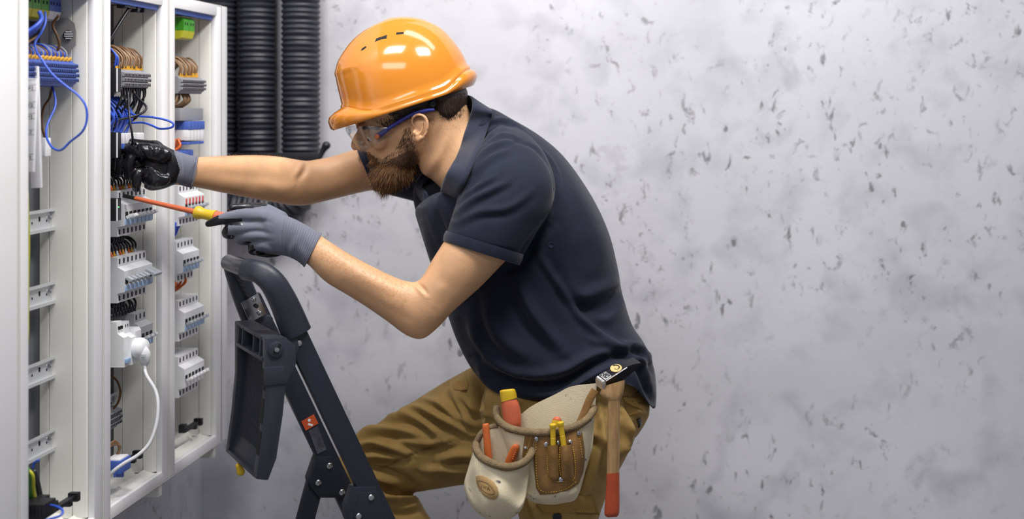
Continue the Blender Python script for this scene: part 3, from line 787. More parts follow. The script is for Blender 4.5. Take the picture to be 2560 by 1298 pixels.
# ---- head frame
HO = P(1040, 325, 2.62)
fh = Vector((-.974, -.225, 0)); pit = math.radians(22)
FW = fh*math.cos(pit)+Vector((0, 0, -math.sin(pit))); UP = fh*math.sin(pit)+Vector((0, 0, math.cos(pit)))
LT = UP.cross(FW)            # towards the camera side
def hp(x, y, z): return HO+FW*x+LT*y+UP*z
HR = Matrix((FW, LT, UP)).transposed()
body = MB()
HT = [(-.083, .066, .096, .018), (-.076, .050, .1035, .028), (-.066, .030, .1065, .038), (-.055, .000, .106, .049), (-.040, -.035, .1065, .058), (-.020, -.066, .1075, .0645),
      (.000, -.088, .1065, .0685), (.020, -.101, .1045, .0715), (.045, -.107, .1075, .0755), (.070, -.107, .1045, .0775), (.095, -.098, .093, .072), (.115, -.078, .072, .058), (.130, -.045, .040, .034), (.134, -.02, .012, .012)]
rings = []
for z, bk, fr, w in catmull(HT, 4):
    c = (bk+fr)/2; hx = (fr-bk)/2; r = []
    for k in range(48):
        a = 2*math.pi*k/48; ca, sa = math.cos(a), math.sin(a)
        x = c+hx*math.copysign(abs(ca)**(2/2.15), ca)
        t = (x-bk)/(fr-bk)
        wf = 1-.26*max(0, (t-.55)/.45)**1.5
        r.append(hp(x, w*wf*math.copysign(abs(sa)**(2/2.25), sa), z))
    rings.append(r)
body.loft(rings)
# nose, brow, cheek, lips, lids
body.tube([hp(.100, 0, .046), hp(.108, 0, .038), hp(.1165, 0, .027), hp(.1235, 0, .0165), hp(.1215, 0, .009)], [.006, .0062, .0075, .0088, .0075], 12, 4)
body.tube([hp(.096, 0, .046), hp(.1035, 0, .034), hp(.110, 0, .022), hp(.1125, 0, .012), hp(.104, 0, .004)], [.008, .009, .0105, .0115, .010], 14, 4)
body.ball(hp(.1235, 0, .0145), (.0085, .0085, .0078), HR)
for s in (-1, 1):
    body.ball(hp(.1115, s*.0115, .008), (.0105, .0062, .0072), HR)
    body.ball(hp(.0955, s*.028, .047), (.012, .024, .008), HR)
    body.ball(hp(.071, s*.045, .004), (.022, .0155, .017), HR)
    body.ball(hp(.083, s*.031, .0265), (.0142, .015, .0132), HR)
body.ball(hp(.104, 0, -.029), (.0095, .023, .0062), HR); body.ball(hp(.1025, 0, -.039), (.0095, .021, .0068), HR)
body.ball(hp(.092, 0, -.068), (.0155, .02, .015), HR)
# neck
pxloft(body, [(1028, 300, 1160, 250, 2.62, .062), (1040, 365, 1175, 285, 2.62, .061), (1052, 425, 1198, 315, 2.62, .062), (1085, 452, 1225, 330, 2.62, .066), (1130, 500, 1260, 350, 2.62, .08), (1160, 560, 1330, 380, 2.62, .10)], 40, 5)
# ear (near side)
YE = 2.535
def ep(x, y, d=0): return P(x, y, YE-d)
body.ball(P(1047, 324, YE+.006), (.017, .006, .027), Matrix.Rotation(math.radians(14), 3, 'Y').to_3x3())
body.tube([ep(1036, 318, .001), ep(1030, 306, .005), ep(1033, 293, .008), ep(1045, 287, .010), ep(1060, 291, .012), ep(1068, 305, .013), ep(1068, 322, .012), ep(1063, 337, .010), ep(1055, 347, .007)], [.0022, .0026, .003, .0034, .0036, .0036, .0034, .0034, .004], 10, 4)
body.ball(ep(1047, 346, .004), (.0085, .0045, .0085)); body.tube([ep(1058, 303, .006), ep(1057, 318, .007), ep(1052, 331, .007), ep(1044, 337, .006)], .0027, 8, 4)
body.ball(ep(1036, 332, .005), (.0045, .004, .006)); body.tube([ep(1042, 300, .004), ep(1052, 305, .006), ep(1058, 312, .006)], .002, 8, 4)
body.ball(hp(-.005, -.074, .003), (.016, .007, .028), HR)   # far ear
# torso core
pxloft(body, [(1150, 480, 1330, 370, YM, .11), (1120, 560, 1440, 500, YM, .14), (1130, 680, 1480, 640, YM, .13), (1200, 850, 1540, 820, YM, .12), (1260, 960, 1560, 940, YM, .12)], 32, 4)
# near (left) arm
pxloft(body, [(1200, 400, 1350, 420, 2.47, .055), (1160, 500, 1330, 545, 2.42, .056), (1128, 575, 1288, 625, 2.405, .055), (1101, 620, 1254, 662, 2.395, .054), (1080, 652, 1196, 722, 2.388, .051), (1056, 692, 1133, 778, 2.380, .046), (1038, 705, 1096, 818, 2.374, .044), (1020, 704, 1056, 847, 2.37, .041), (996, 697, 1016, 838, 2.368, .040), (960, 681, 972, 806, 2.366, .041), (915, 659, 915, 766, 2.366, .041), (870, 634, 862, 733, 2.368, .038), (830, 609, 812, 702, 2.372, .034), (797, 588, 770, 660, 2.376, .030), (760, 568, 735, 640, 2.38, .026)], 40, 4)
# far (right) arm
pxloft(body, [(1160, 380, 1180, 520, 2.76, .055), (1060, 370, 1080, 505, 2.79, .052), (960, 362, 975, 480, 2.79, .048), (925, 366, 935, 476, 2.785, .047), (890, 373, 895, 483, 2.775, .045), (830, 391, 842, 496, 2.75, .043), (790, 399, 800, 506, 2.735, .044), (765, 402, 768, 513, 2.72, .045), (735, 398, 735, 514, 2.70, .045), (700, 392, 698, 508, 2.675, .043), (640, 388, 634, 497, 2.635, .041), (560, 390, 552, 481, 2.575, .035), (487, 393, 478, 466, 2.52, .028), (440, 394, 435, 462, 2.49, .026)], 40, 4)
bm_ = voxel(body, .0024, 5, .5)
co = get_co(bm_)
# sockets, temple and mouth corner: real hollows in head space
loc = (co-np.array(HO)) @ np.array(HR)
near = (np.abs(loc[:, 2]) < .16) & (np.abs(loc[:, 0]) < .16) & (np.abs(loc[:, 1]) < .1)
d = np.zeros(len(co))
for (x, y, z, sx, sy, sz, a) in ((.100, .032, .030, .02, .014, .010, -.0045), (.100, -.032, .030, .02, .014, .010, -.0045), (.088, 0, -.0505, .04, .02, .006, -.003), (.06, .062, .045, .02, .02, .02, -.002),
                                 (.05, .06, -.018, .025, .02, .016, -.0035), (.05, -.06, -.018, .025, .02, .016, -.0035), (.11, 0, .043, .02, .012, .006, -.0025), (.10, 0, -.0345, .03, .03, .0022, -.0028)):
    g = a*np.exp(-((loc[:, 0]-x)/sx)**2-((loc[:, 1]-y)/sy)**2-((loc[:, 2]-z)/sz)**2); d += np.where(near, g, 0)
co += get_no(bm_)*d[:, None]; set_co(bm_, co)
folds(bm_, [([(1040, 810), (1000, 790), (900, 735), (830, 690)], 16, -.0025, 0), ([(1010, 735), (960, 715), (880, 680)], 14, .0020, 0), ([(1150, 650), (1110, 720), (1070, 770)], 20, .0022, 0), ([(520, 430), (600, 440), (700, 452)], 14, -.0015, 0), ([(1036, 704), (1052, 716), (1068, 735)], 5, -.0035), ([(850, 640), (930, 690), (1000, 730)], 22, .0022, 0), ([(1090, 690), (1120, 720), (1090, 770)], 18, -.002, 0), ([(770, 405), (760, 430), (745, 452)], 8, -.004, 1), ([(1060, 440), (1090, 400), (1120, 340)], 12, .003, 1), ([(640, 450), (700, 470), (750, 460)], 16, .003, 0)])
body_o = link('body', bm_, M_SKIN, person, 180)
body_o['label'] = 'bare skin of face, neck and both forearms'
body_bvh = bvh_of(bm_)
for s in (-1, 1):
    b = MB(); b.ball(hp(.0832, s*.031, .0220), .0118); eye = b.build('eye', mat('eye_white', (225, 220, 214), .15), person, 180)
    b = MB(); b.ball(hp(.0937, s*.031, .0182), (.002, .005, .004), HR); b.build('iris', mat('dark_iris', (50, 44, 40), .15), eye, 180)

# ---- hair: short strands rooted on the real scalp
def strands(name, spots, m, parent, seed, r=.00035, seg=3):
    rd = random.Random(seed); vs = []; fs = []
    for (px, py, dirw, ln) in spots:
        l, n = cast(body_bvh, px, py)
        if l is None: continue
        pts = [l-n*.0008]; d_ = (n*.5+dirw).normalized()
        for k in range(seg):
            pts.append(pts[-1]+(d_*(1-.0)+Vector((rd.uniform(-.25, .25), rd.uniform(-.25, .25), rd.uniform(-.25, .25)))).normalized()*ln/seg)
        o = len(vs); x = d_.orthogonal().normalized(); y = d_.cross(x)
        for i, p in enumerate(pts):
            rr = r*(1-.75*i/seg)
            for a in range(3): vs.append(tuple(p+x*math.cos(2.094*a)*rr+y*math.sin(2.094*a)*rr))
        for i in range(seg):
            for a in range(3):
                q = o+i*3+a; w_ = o+i*3+(a+1) % 3; fs.append((q, w_, w_+3, q+3))
    me = bpy.data.meshes.new(name); me.from_pydata(vs, [], fs); return link(name, me, m, parent, 180)
# beard volume, one closed shape over chin and jaw, then strands on it
rd = random.Random(3)
def samp(poly, n, rd):
    xs = [p[0] for p in poly]; ys = [p[1] for p in poly]; out = []
    while len(out) < n:
        x, y = rd.uniform(min(xs), max(xs)), rd.uniform(min(ys), max(ys))
        if inpoly(x, y, poly): out.append((x, y))
    return out
bv = MB()
pxloft(bv, [(928, 420, 1024, 385, 2.62, .054), (930, 432, 1034, 402, 2.62, .060), (932, 446, 1040, 420, 2.62, .060), (937, 460, 1034, 440, 2.62, .052), (948, 473, 1016, 458, 2.62, .038), (962, 482, 992, 470, 2.62, .018)], 32, 4)
bme = voxel(bv, .003, 4)
bco = get_co(bme); rs = np.random.RandomState(2); set_co(bme, bco+get_no(bme)*(rs.rand(len(bco), 1)-.5)*.0022)
beard = link('beard', bme, M_BEARD2, person, 180); beard['label'] = 'full ginger brown beard'
bbvh = bvh_of(bme)
def surf_strands(bv_, pts, dirf, lnf, name, m, parent, seed, r=.00035, lift=.22):
    rd = random.Random(seed); vs = []; fs = []; seg = 3
    for px, py in pts:
        l, n = cast(bv_, px, py)
        if l is None: continue
        d0 = dirf(px, py); ln = lnf(px, py)*rd.uniform(.6, 1.3); d_ = (n*lift+d0-n*d0.dot(n)*.8).normalized(); p = l-n*.0006; rows = []
        j = Vector((rd.gauss(0, .22), rd.gauss(0, .25), rd.gauss(0, .18)))
        for k in range(seg+1):
            rows.append(p.copy()); dd = (d_+j+Vector((0, 0, -.25*k/seg))).normalized(); p = p+dd*ln/seg
        x = d_.orthogonal().normalized(); y = d_.cross(x); o = len(vs)
        for i, q in enumerate(rows):
            rr = r*(1-.8*i/seg)
            for a in range(3): vs.append(tuple(q+x*math.cos(2.094*a)*rr+y*math.sin(2.094*a)*rr))
        for i in range(seg):
            for a in range(3):
                q = o+i*3+a; w_ = o+i*3+(a+1) % 3; fs.append((q, w_, w_+3, q+3))
    me = bpy.data.meshes.new(name); me.from_pydata(vs, [], fs); return link(name, me, m, parent, 180)
chin = [(926, 424), (960, 408), (1012, 372), (1036, 392), (1038, 425), (1026, 446), (1004, 464), (985, 480), (962, 482), (940, 464)]
bd = lambda x, y: Vector((-.30+.012*(x-980)*.3/10, 0, -.9))
surf_strands(bbvh, samp(chin, 2600, rd), bd, lambda x, y: .020, 'beard_hair', M_BEARD, beard, 5, .00042)
surf_strands(bbvh, samp(chin, 1500, rd), bd, lambda x, y: .018, 'beard_hair', M_BEARD2, beard, 6, .0004)
cheek = [(935, 385), (960, 395), (990, 372), (1005, 345), (1022, 340), (1044, 362), (1052, 392), (1036, 430), (985, 420), (940, 430)]
surf_strands(body_bvh, samp(cheek, 1500, rd), lambda x, y: Vector((-.5, 0, -.7)), lambda x, y: .007, 'stubble', M_BEARD2, person, 8, .00028)
surf_strands(body_bvh, samp([(1012, 318), (1026, 312), (1036, 352), (1046, 392), (1010, 400), (1000, 360)], 700, rd), lambda x, y: Vector((-.4, 0, -.8)), lambda x, y: .007, 'sideburn', M_BEARD2, person, 9, .0003)
surf_strands(body_bvh, samp([(897, 378), (925, 379), (945, 398), (950, 418), (932, 418), (912, 404), (900, 392)], 700, rd), lambda x, y: Vector((-.25, 0, -.9)), lambda x, y: .011, 'moustache', M_BEARD, person, 10, .0004)
surf_strands(body_bvh, samp([(902, 318), (945, 316), (950, 323), (925, 325), (902, 325)], 240, rd), lambda x, y: Vector((.8, 0, .1)), lambda x, y: .008, 'eyebrow', M_HAIR, person, 11, .00035)
# scalp hair: closed thin cap over the back of the skull plus strands
hm = MB(); rings = []
for z, bk, fr, w in catmull(HT[6:], 4):
    c = (bk+fr)/2; hx = (fr-bk)/2; r = []
    for k in range(48):
        a = 2*math.pi*k/48; ca, sa = math.cos(a), math.sin(a)
        x = c+hx*math.copysign(abs(ca)**(2/2.15), ca); t = (x-bk)/(fr-bk)
        wf = 1-.26*max(0, (t-.55)/.45)**1.5
        hl = .004*sstep(np.array(z), .0, .03)*(1 if x < .02 else (1 if z > .048 and x < .075 else 0))
        hl = float(hl) if (z > .030 and x < .038) or x < -.045 else -.004
        if z > .052: hl = .004
        if z > .052 and x > .075: hl = -.003
        k2 = 1+hl/.09
        r.append(hp(c+(x-c)*k2, w*wf*math.copysign(abs(sa)**(2/2.25), sa)*k2, z))
    rings.append(r)
hm.loft(rings)
pxloft(hm, [(1060, 232, 1160, 215, 2.62, .066), (1068, 246, 1166, 232, 2.62, .0705), (1078, 262, 1166, 252, 2.62, .0695), (1094, 282, 1162, 276, 2.62, .0655), (1106, 298, 1152, 296, 2.62, .056)], 40, 4)
hair = hm.build('hair', M_HAIR, person, 180); hair['label'] = 'short dark brown hair cropped at the nape'
nape = [(1080, 262), (1158, 236), (1163, 262), (1150, 300), (1120, 322), (1098, 305), (1080, 285)]
hb = BVHTree.FromPolygons([Vector(v) for v in hm.v]+[v.co.copy() for v in bm_.vertices], [f for f in hm.f]+[tuple(i+len(hm.v) for i in p.vertices) for p in bm_.polygons])
surf_strands(hb, samp([(950, 305), (1060, 262), (1163, 228), (1163, 258), (1152, 285), (1120, 300), (1086, 275), (1030, 285), (1000, 305), (960, 318)], 3200, rd), lambda x, y: Vector((.35, 0, -.8)), lambda x, y: .007, 'cropped_hair', M_HAIR, hair, 12, .00034, .1)
fade = [p for p in samp([(1072, 275), (1164, 255), (1178, 290), (1150, 330), (1110, 345), (1080, 320)], 3200, rd) if rd.random() < max(.05, 1-max(0, (p[1]-292))/42)]
surf_strands(hb, fade, lambda x, y: Vector((.35, 0, -.8)), lambda x, y: .0032, 'neck_stubble', M_HAIR, hair, 13, .00022, .1)
jb = BVHTree.FromPolygons([v.co.copy() for v in bme.vertices]+[v.co.copy() for v in bm_.vertices], [tuple(p.vertices) for p in bme.polygons]+[tuple(i+len(bme.vertices) for i in p.vertices) for p in bm_.polygons])
surf_strands(jb, samp([(935, 412), (965, 402), (1000, 385), (1030, 370), (1046, 392), (1042, 425), (1000, 425), (940, 436)], 2200, rd), lambda x, y: Vector((-.35, 0, -.85)), lambda x, y: .012, 'beard_hair', M_BEARD2, beard, 17, .00032)
surf_strands(hb, samp([(930, 300), (1050, 262), (1062, 272), (1010, 302), (985, 316), (955, 312)], 1400, rd), lambda x, y: Vector((.5, 0, -.6)), lambda x, y: .006, 'temple_hair', M_HAIR, hair, 18, .0003, .1)
# fine arm hair
arm = samp([(800, 595), (1035, 710), (1010, 800), (900, 740), (790, 650)], 900, rd)
M_FUZZ = mat('pale_arm_hair', (188, 142, 98), .5)
surf_strands(body_bvh, arm, lambda x, y: Vector((-.5, 0, .5)), lambda x, y: .007, 'arm_hair', M_FUZZ, person, 14, .00016)
edge = [(x, 392+2*math.sin(x)) for x in np.linspace(520, 760, 260)]
surf_strands(body_bvh, edge, lambda x, y: Vector((-.4, 0, .9)), lambda x, y: .007, 'arm_hair', M_FUZZ, person, 15, .00014)

# ------------------------------------------------------------------ polo shirt
sh = MB()
pxloft(sh, [(1290, 1012, 1640, 1022, YM, .175), (1240, 985, 1641, 975, YM, .182), (1186, 925, 1634, 915, YM, .180), (1150, 858, 1610, 858, YM, .17), (1128, 800, 1580, 812, YM, .163), (1102, 720, 1556, 735, YM, .160),
            (1076, 640, 1542, 660, YM, .165), (1057, 575, 1524, 590, YM, .172), (1045, 528, 1494, 520, YM, .172), (1062, 505, 1455, 455, YM, .165), (1085, 486, 1404, 388, YM, .140), (1122, 470, 1345, 338, YM, .110), (1152, 435, 1285, 302, YM, .082), (1172, 385, 1240, 276, YM, .066), (1186, 335, 1215, 268, YM, .055)], 48, 5, 2.3)
pxloft(sh, [(1122, 780, 1250, 780, 2.67, .085), (1098, 700, 1220, 700, 2.68, .09), (1078, 640, 1200, 640, 2.685, .095), (1060, 580, 1200, 580, 2.69, .10), (1044, 525, 1200, 515, 2.69, .10), (1036, 485, 1200, 470, 2.70, .084), (1042, 458, 1200, 440, 2.725, .048), (1075, 430, 1200, 415, 2.74, .03)], 36, 4)
# near sleeve
pxloft(sh, [(1112, 602, 1292, 658, 2.405, .068), (1122, 570, 1312, 632, 2.408, .072), (1138, 520, 1345, 575, 2.42, .077), (1156, 465, 1378, 520, 2.435, .080), (1176, 410, 1388, 460, 2.455, .080), (1200, 365, 1370, 400, 2.485, .072), (1228, 330, 1330, 345, 2.52, .055), (1250, 315, 1290, 318, 2.56, .03)], 44, 5, 2.2)
# far sleeve
pxloft(sh, [(897, 374, 944, 474, 2.785, .054), (930, 366, 962, 484, 2.785, .056), (1000, 360, 1022, 500, 2.785, .062), (1080, 356, 1110, 520, 2.77, .068), (1160, 350, 1200, 480, 2.74, .07)], 40, 5, 2.2)
sme = voxel(sh, .0042, 7, .5)
FOLD = [  # traced crease lines: points, width px, height m, asymmetry
    ([(1180, 430), (1200, 395), (1235, 365), (1280, 352)], 7, .004), ([(1160, 475), (1185, 430), (1225, 395), (1270, 375)], 9, .004),
    ([(1146, 530), (1180, 500), (1220, 480), (1270, 455)], 9, .0045), ([(1140, 555), (1200, 530), (1270, 520), (1330, 480)], 10, .0035), ([(1150, 500), (1190, 470), (1240, 440)], 7, .003),
    ([(1200, 315), (1250, 300), (1310, 318)], 6, .004), ([(1205, 335), (1250, 318), (1290, 330)], 6, .0035), ([(1225, 350), (1260, 335), (1300, 345)], 5, .003), ([(1190, 360), (1215, 340), (1240, 330)], 5, .003),
    ([(1290, 352), (1340, 372), (1378, 420), (1389, 470), (1384, 530), (1350, 585)], 5, -.0045, 0), ([(1296, 350), (1350, 372), (1388, 420), (1398, 470), (1392, 530)], 5, .002, 0),
    ([(1300, 655), (1340, 600), (1382, 555)], 13, -.010, 0), ([(1255, 680), (1300, 665), (1340, 630)], 10, -.008, 0),
    ([(1345, 635), (1390, 700), (1450, 790), (1520, 850), (1590, 880)], 9, .0045), ([(1375, 650), (1420, 720), (1470, 790), (1540, 840)], 14, -.004, 1),
    ([(1290, 700), (1330, 780), (1385, 850), (1410, 880)], 16, .009), ([(1225, 720), (1230, 790), (1260, 850), (1330, 900)], 22, .010), ([(1180, 780), (1190, 840), (1230, 890), (1290, 920)], 16, .007),
    ([(1410, 700), (1450, 740), (1510, 720), (1545, 690)], 18, .007), ([(1460, 770), (1510, 775), (1550, 730)], 14, -.005, 1),
    ([(1215, 900), (1300, 935), (1400, 930), (1480, 895), (1560, 870)], 14, .011), ([(1230, 940), (1310, 965), (1400, 958), (1500, 900), (1600, 885)], 12, -.009, 1), ([(1185, 905), (1220, 955), (1280, 990)], 9, .005),
    ([(1400, 990), (1460, 950), (1560, 905), (1620, 900)], 12, .008), ([(1560, 860), (1600, 870), (1628, 900)], 9, .007), ([(1480, 850), (1540, 868), (1600, 905), (1625, 960)], 9, .006), ([(1600, 920), (1615, 970), (1640, 1015)], 9, -.007, 1),
    ([(1060, 560), (1085, 640), (1120, 720)], 14, .005), ([(1085, 520), (1105, 570), (1120, 610)], 10, -.005, 1), ([(1490, 560), (1500, 640), (1470, 700)], 24, .003, 0), ([(1420, 450), (1470, 540), (1490, 620)], 22, .003, 0),
    ([(1112, 590), (1200, 618), (1296, 640)], 3, -.003, 0), ([(1114, 583), (1200, 611), (1299, 632)], 3, -.0022, 0)]
folds(sme, [(f[0], f[1], f[2]*1.45)+tuple(f[3:]) for f in FOLD])
_c = get_co(sme); _s = screen(_c)
_h = np.interp(_s[:, 0], [1200, 1290, 1345, 1400, 1440, 1500, 1560, 1588, 1612, 1636, 1660], [985, 1010, 1004, 986, 969, 958, 957, 968, 1000, 1026, 1030])
_z = H+(CY-_h)*_c[:, 1]/F; _c[:, 2] = np.maximum(_c[:, 2], _z); set_co(sme, _c)
shirt = link('polo_shirt', sme, M_NAVY, person, 180); shirt['label'] = 'navy short sleeved polo shirt'
sbvh = bvh_of(sme)
# sleeve cuff band (near), a ring a little proud of the sleeve
b = MB(); R1 = ring_px(1109, 603, 1298, 663, 2.405, .0705, 56); R2 = ring_px(1117, 577, 1309, 636, 2.407, .0735, 56)
R1i = ring_px(1119, 607, 1289, 661, 2.405, .064, 56); R2i = ring_px(1127, 581, 1300, 634, 2.407, .066, 56)
R12 = [(p+q)/2+(((p+q)/2)-(r+s_)/2)*.25 for p, q, r, s_ in zip(R1, R2, R1i, R2i)]
b.loft([R2i, R2, R12, R1, R1i, R2i], False); b.build('sleeve_band', M_NAVY2, shirt, 60)
b = MB(); R1 = ring_px(892, 374, 935, 478, 2.782, .056, 48); R2 = ring_px(904, 370, 948, 480, 2.784, .0575, 48); R1i = ring_px(896, 380, 933, 472, 2.782, .05, 48); R2i = ring_px(906, 376, 946, 474, 2.784, .052, 48)
b.loft([R2i, R2, R1, R1i, R2i], False); b.build('sleeve_band', M_NAVY2, shirt, 60)
# collar: lofted band, each station is (inner stand foot, fold top, outer fall edge)
def fx(px, py, Y): return P(px, py, Y)
cbv = BVHTree.FromPolygons([v.co.copy() for v in sme.vertices]+[v.co.copy() for v in bm_.vertices], [tuple(p.vertices) for p in sme.polygons]+[tuple(i+len(sme.vertices) for i in p.vertices) for p in bm_.polygons])
def onto(x, y, d, dflt=2.55):
    l, n = cast(cbv, x, y); return P(x, y, (l.y if l is not None else dflt)-d)
near = [((1118, 474), (1105, 479), (1134, 491)), ((1128, 446), (1114, 452), (1152, 478)), ((1142, 412), (1130, 420), (1174, 430)), ((1160, 372), (1149, 380), (1196, 376)), ((1176, 330), (1165, 338), (1216, 328)), ((1188, 300), (1177, 300), (1228, 296))]
st = []
for i, (a_, t_, o_) in enumerate(near):
    o3 = onto(*o_, .010); t3 = onto(*t_, .012)
    t3.y = min(t3.y, o3.y+.035) if i < 3 else t3.y
    t3 = P(t_[0], t_[1], t3.y); a3 = P(a_[0], a_[1], t3.y+.014)
    st.append([a3, t3, o3])
st += [[fx(1196, 284, 2.585), fx(1186, 268, 2.58), fx(1230, 280, 2.555)],
       [fx(1192, 272, 2.62), fx(1182, 246, 2.625), fx(1226, 274, 2.625)],
       [fx(1184, 280, 2.66), fx(1168, 246, 2.68), fx(1205, 272, 2.70)],
       [fx(1165, 310, 2.70), fx(1145, 280, 2.71), fx(1165, 300, 2.75)],
       [fx(1125, 380, 2.70), fx(1110, 350, 2.71), fx(1125, 380, 2.76)],
       [fx(1080, 440, 2.68), fx(1068, 425, 2.69), fx(1080, 470, 2.72)],
       [fx(1055, 470, 2.64), fx(1040, 462, 2.645), fx(1046, 512, 2.665)],
       [fx(1078, 498, 2.585), fx(1066, 486, 2.58), fx(1080, 556, 2.57)]]
A = catmull([list(a)+list(b_)+list(c) for a, b_, c in st], 6)
b = MB(); vs = []; fs = []; K = 13
for r in A:
    a, t, o = Vector(r[:3]), Vector(r[3:6]), Vector(r[6:9])
    up = (t-o).normalized()*.004
    path = catmull([list(a), list(a.lerp(t, .75)), list(t+up), list(t.lerp(o, .3)), list(o)], 3)
    vs += [tuple(p) for p in path]
for i in range(len(A)-1):
    for j in range(K-1): q_ = i*K+j; fs.append((q_, q_+1, q_+K+1, q_+K))
b.add(vs, fs); col = b.build('collar', M_NAVY2, shirt, 180)
sm_ = col.modifiers.new('solid', 'SOLIDIFY'); sm_.thickness = .0035; sm_.offset = 0
col['label'] = 'turned down navy knit collar'
# placket with buttons
b = MB(); pl = [(1078, 505, 2.575), (1092, 540, 2.56), (1108, 570, 2.55), (1118, 600, 2.54)]
b.tube([P(*p) for p in pl], .011, 12, 5, flat=.25); b.build('placket', M_NAVY2, shirt, 60)
b = MB(); b.lathe([(.0001, 0), (.0048, 0), (.0048, .0018), (.0001, .0022)], P(1114, 490, 2.53), (-.2, -1, 0), 16); b.build('button', M_STEEL, shirt, 40)
b = MB(); b.box(P(1114, 563, 2.50), (.006, .003, .011), .001, rot=(0, -.4, 0)); b.build('label_tab', M_WIREO, shirt, 30)
b = MB()
l, n = cast(sbvh, 1378, 613)
b.lathe([(.0045, 0), (.005, .0008), (.0062, .0004), (.0062, -.001)], l, n, 18); b.build('embroidered_ring', M_NAVY2, shirt, 60)

# ------------------------------------------------------------------ trousers
tr = MB()
pxloft(tr, [(1250, 890, 1595, 870, YM, .140), (1225, 950, 1610, 940, YM, .158), (1205, 1010, 1624, 1010, YM, .168), (1210, 1060, 1618, 1050, YM, .165), (1240, 1110, 1590, 1095, YM-.01, .15)], 44, 5)
pxloft(tr, [(1235, 1000, 1612, 1030, 2.56, .10), (1250, 1080, 1592, 1085, 2.545, .115), (1262, 1140, 1562, 1150, 2.53, .112), (1275, 1200, 1532, 1205, 2.525, .108), (1300, 1298, 1496, 1298, 2.52, .096), (1320, 1420, 1480, 1420, 2.51, .083), (1340, 1560, 1475, 1560, 2.51, .075), (1345, 1700, 1480, 1700, 2.52, .073), (1350, 1850, 1480, 1850, 2.53, .07), (1355, 2020, 1490, 2020, 2.54, .072), (1350, 2140, 1500, 2140, 2.54, .075)], 44, 5)
pxloft(tr, [(1290, 905, 1330, 1200, 2.70, .10), (1205, 912, 1265, 1205, 2.735, .115), (1125, 950, 1165, 1207, 2.77, .108), (1040, 1002, 1095, 1219, 2.80, .098), (965, 1047, 1045, 1228, 2.82, .088), (905, 1083, 1022, 1236, 2.83, .08), (862, 1122, 1020, 1240, 2.83, .076), (842, 1168, 1030, 1240, 2.83, .074), (872, 1222, 1046, 1250, 2.82, .073), (918, 1275, 1062, 1278, 2.81, .072), (958, 1330, 1088, 1325, 2.80, .07), (1010, 1440, 1130, 1430, 2.77, .066), (1050, 1530, 1160, 1518, 2.72, .064), (1072, 1592, 1180, 1582, 2.69, .064)], 44, 5)
tme = voxel(tr, .0045, 6, .5)
TF = [([(1300, 1020), (1270, 1090), (1255, 1160)], 9, -.005, 1), ([(1000, 1100), (1060, 1108), (1130, 1105)], 8, .005), ([(900, 1175), (950, 1190), (1010, 1205)], 8, .005), ([(1150, 985), (1190, 1020), (1235, 1040)], 8, .005), ([(1480, 1080), (1520, 1120), (1510, 1180)], 9, .005), ([(1560, 1000), (1590, 1060), (1570, 1110)], 8, -.004, 1), ([(860, 1105), (930, 1078), (1000, 1075), (1060, 1090)], 9, .006), ([(870, 1130), (930, 1108), (990, 1120), (1020, 1135)], 8, .007), ([(880, 1150), (940, 1140), (1000, 1145)], 7, .005), ([(960, 1050), (1020, 1040), (1070, 1060), (1100, 1090)], 9, .007),
      ([(1010, 1025), (1060, 1025), (1120, 1050), (1180, 1085)], 9, .008), ([(1060, 1000), (1110, 1015), (1150, 1045), (1190, 1065)], 8, .006), ([(880, 1165), (960, 1180), (1040, 1215)], 10, -.006, 1), ([(1100, 1150), (1150, 1135), (1190, 1140)], 9, .006), ([(1060, 1175), (1120, 1170), (1180, 1178)], 9, .006),
      ([(1130, 975), (1150, 1010), (1185, 1060)], 9, .006), ([(1190, 930), (1200, 980), (1215, 1040)], 9, -.008, 1), ([(1230, 960), (1225, 1000), (1215, 1060)], 8, .005), ([(960, 1222), (1000, 1240), (1035, 1238)], 8, -.010, 1), ([(950, 1240), (990, 1252), (1040, 1245)], 7, .007), ([(960, 1262), (1010, 1270), (1050, 1262)], 7, .005),
      ([(1165, 1095), (1060, 1125), (980, 1160), (930, 1190)], 2.6, -.0025, 0), ([(1495, 1010), (1505, 1080), (1490, 1160), (1455, 1240)], 8, .005), ([(1560, 1050), (1575, 1090), (1550, 1140)], 9, .005), ([(1580, 1000), (1600, 1030), (1620, 1040)], 6, .004), ([(1320, 1240), (1340, 1270), (1345, 1300)], 8, .006)]
folds(tme, [(f[0], f[1]*1.15, f[2]*2.7)+tuple(f[3:]) for f in TF])
trs = link('trousers', tme, M_PANT, person, 180); trs['label'] = 'brown canvas work trousers'
tbvh = bvh_of(tme)
M_PANT2 = mat('lighter_pocket_canvas', (160, 126, 72), .85, bump=.25, bscale=700, spec=.25)
M_THREAD = mat('mustard_stitching', (196, 158, 62), .7)
def stitch(bv_, pts, name, parent, m, step=8, ln=4.5, r=.0006, off=.001, closed=False):
    b = MB(); p = catmull(pts+([pts[0]] if closed else []), 10) if len(pts) > 2 else np.array(pts, float)
    seg = np.linalg.norm(np.diff(p, axis=0), axis=1); cum = np.concatenate([[0], np.cumsum(seg)]); s = 0
    def at(s_):
        i = min(int(np.searchsorted(cum, s_, 'right'))-1, len(p)-2); t = (s_-cum[i])/max(seg[i], 1e-6); return p[i]+(p[i+1]-p[i])*t
    while s+ln < cum[-1]:
        a, c = at(s), at(s+ln); la, na = cast(bv_, *a); lc, nc = cast(bv_, *c)
        if la is not None and lc is not None and (la-lc).length < .03: b.tube([la+na*(off-.0004), la.lerp(lc, .5)+na*(off+.0002), lc+nc*(off-.0004)], r, 5)
        s += step
    return b.build(name, m, parent, 180) if b.v else None
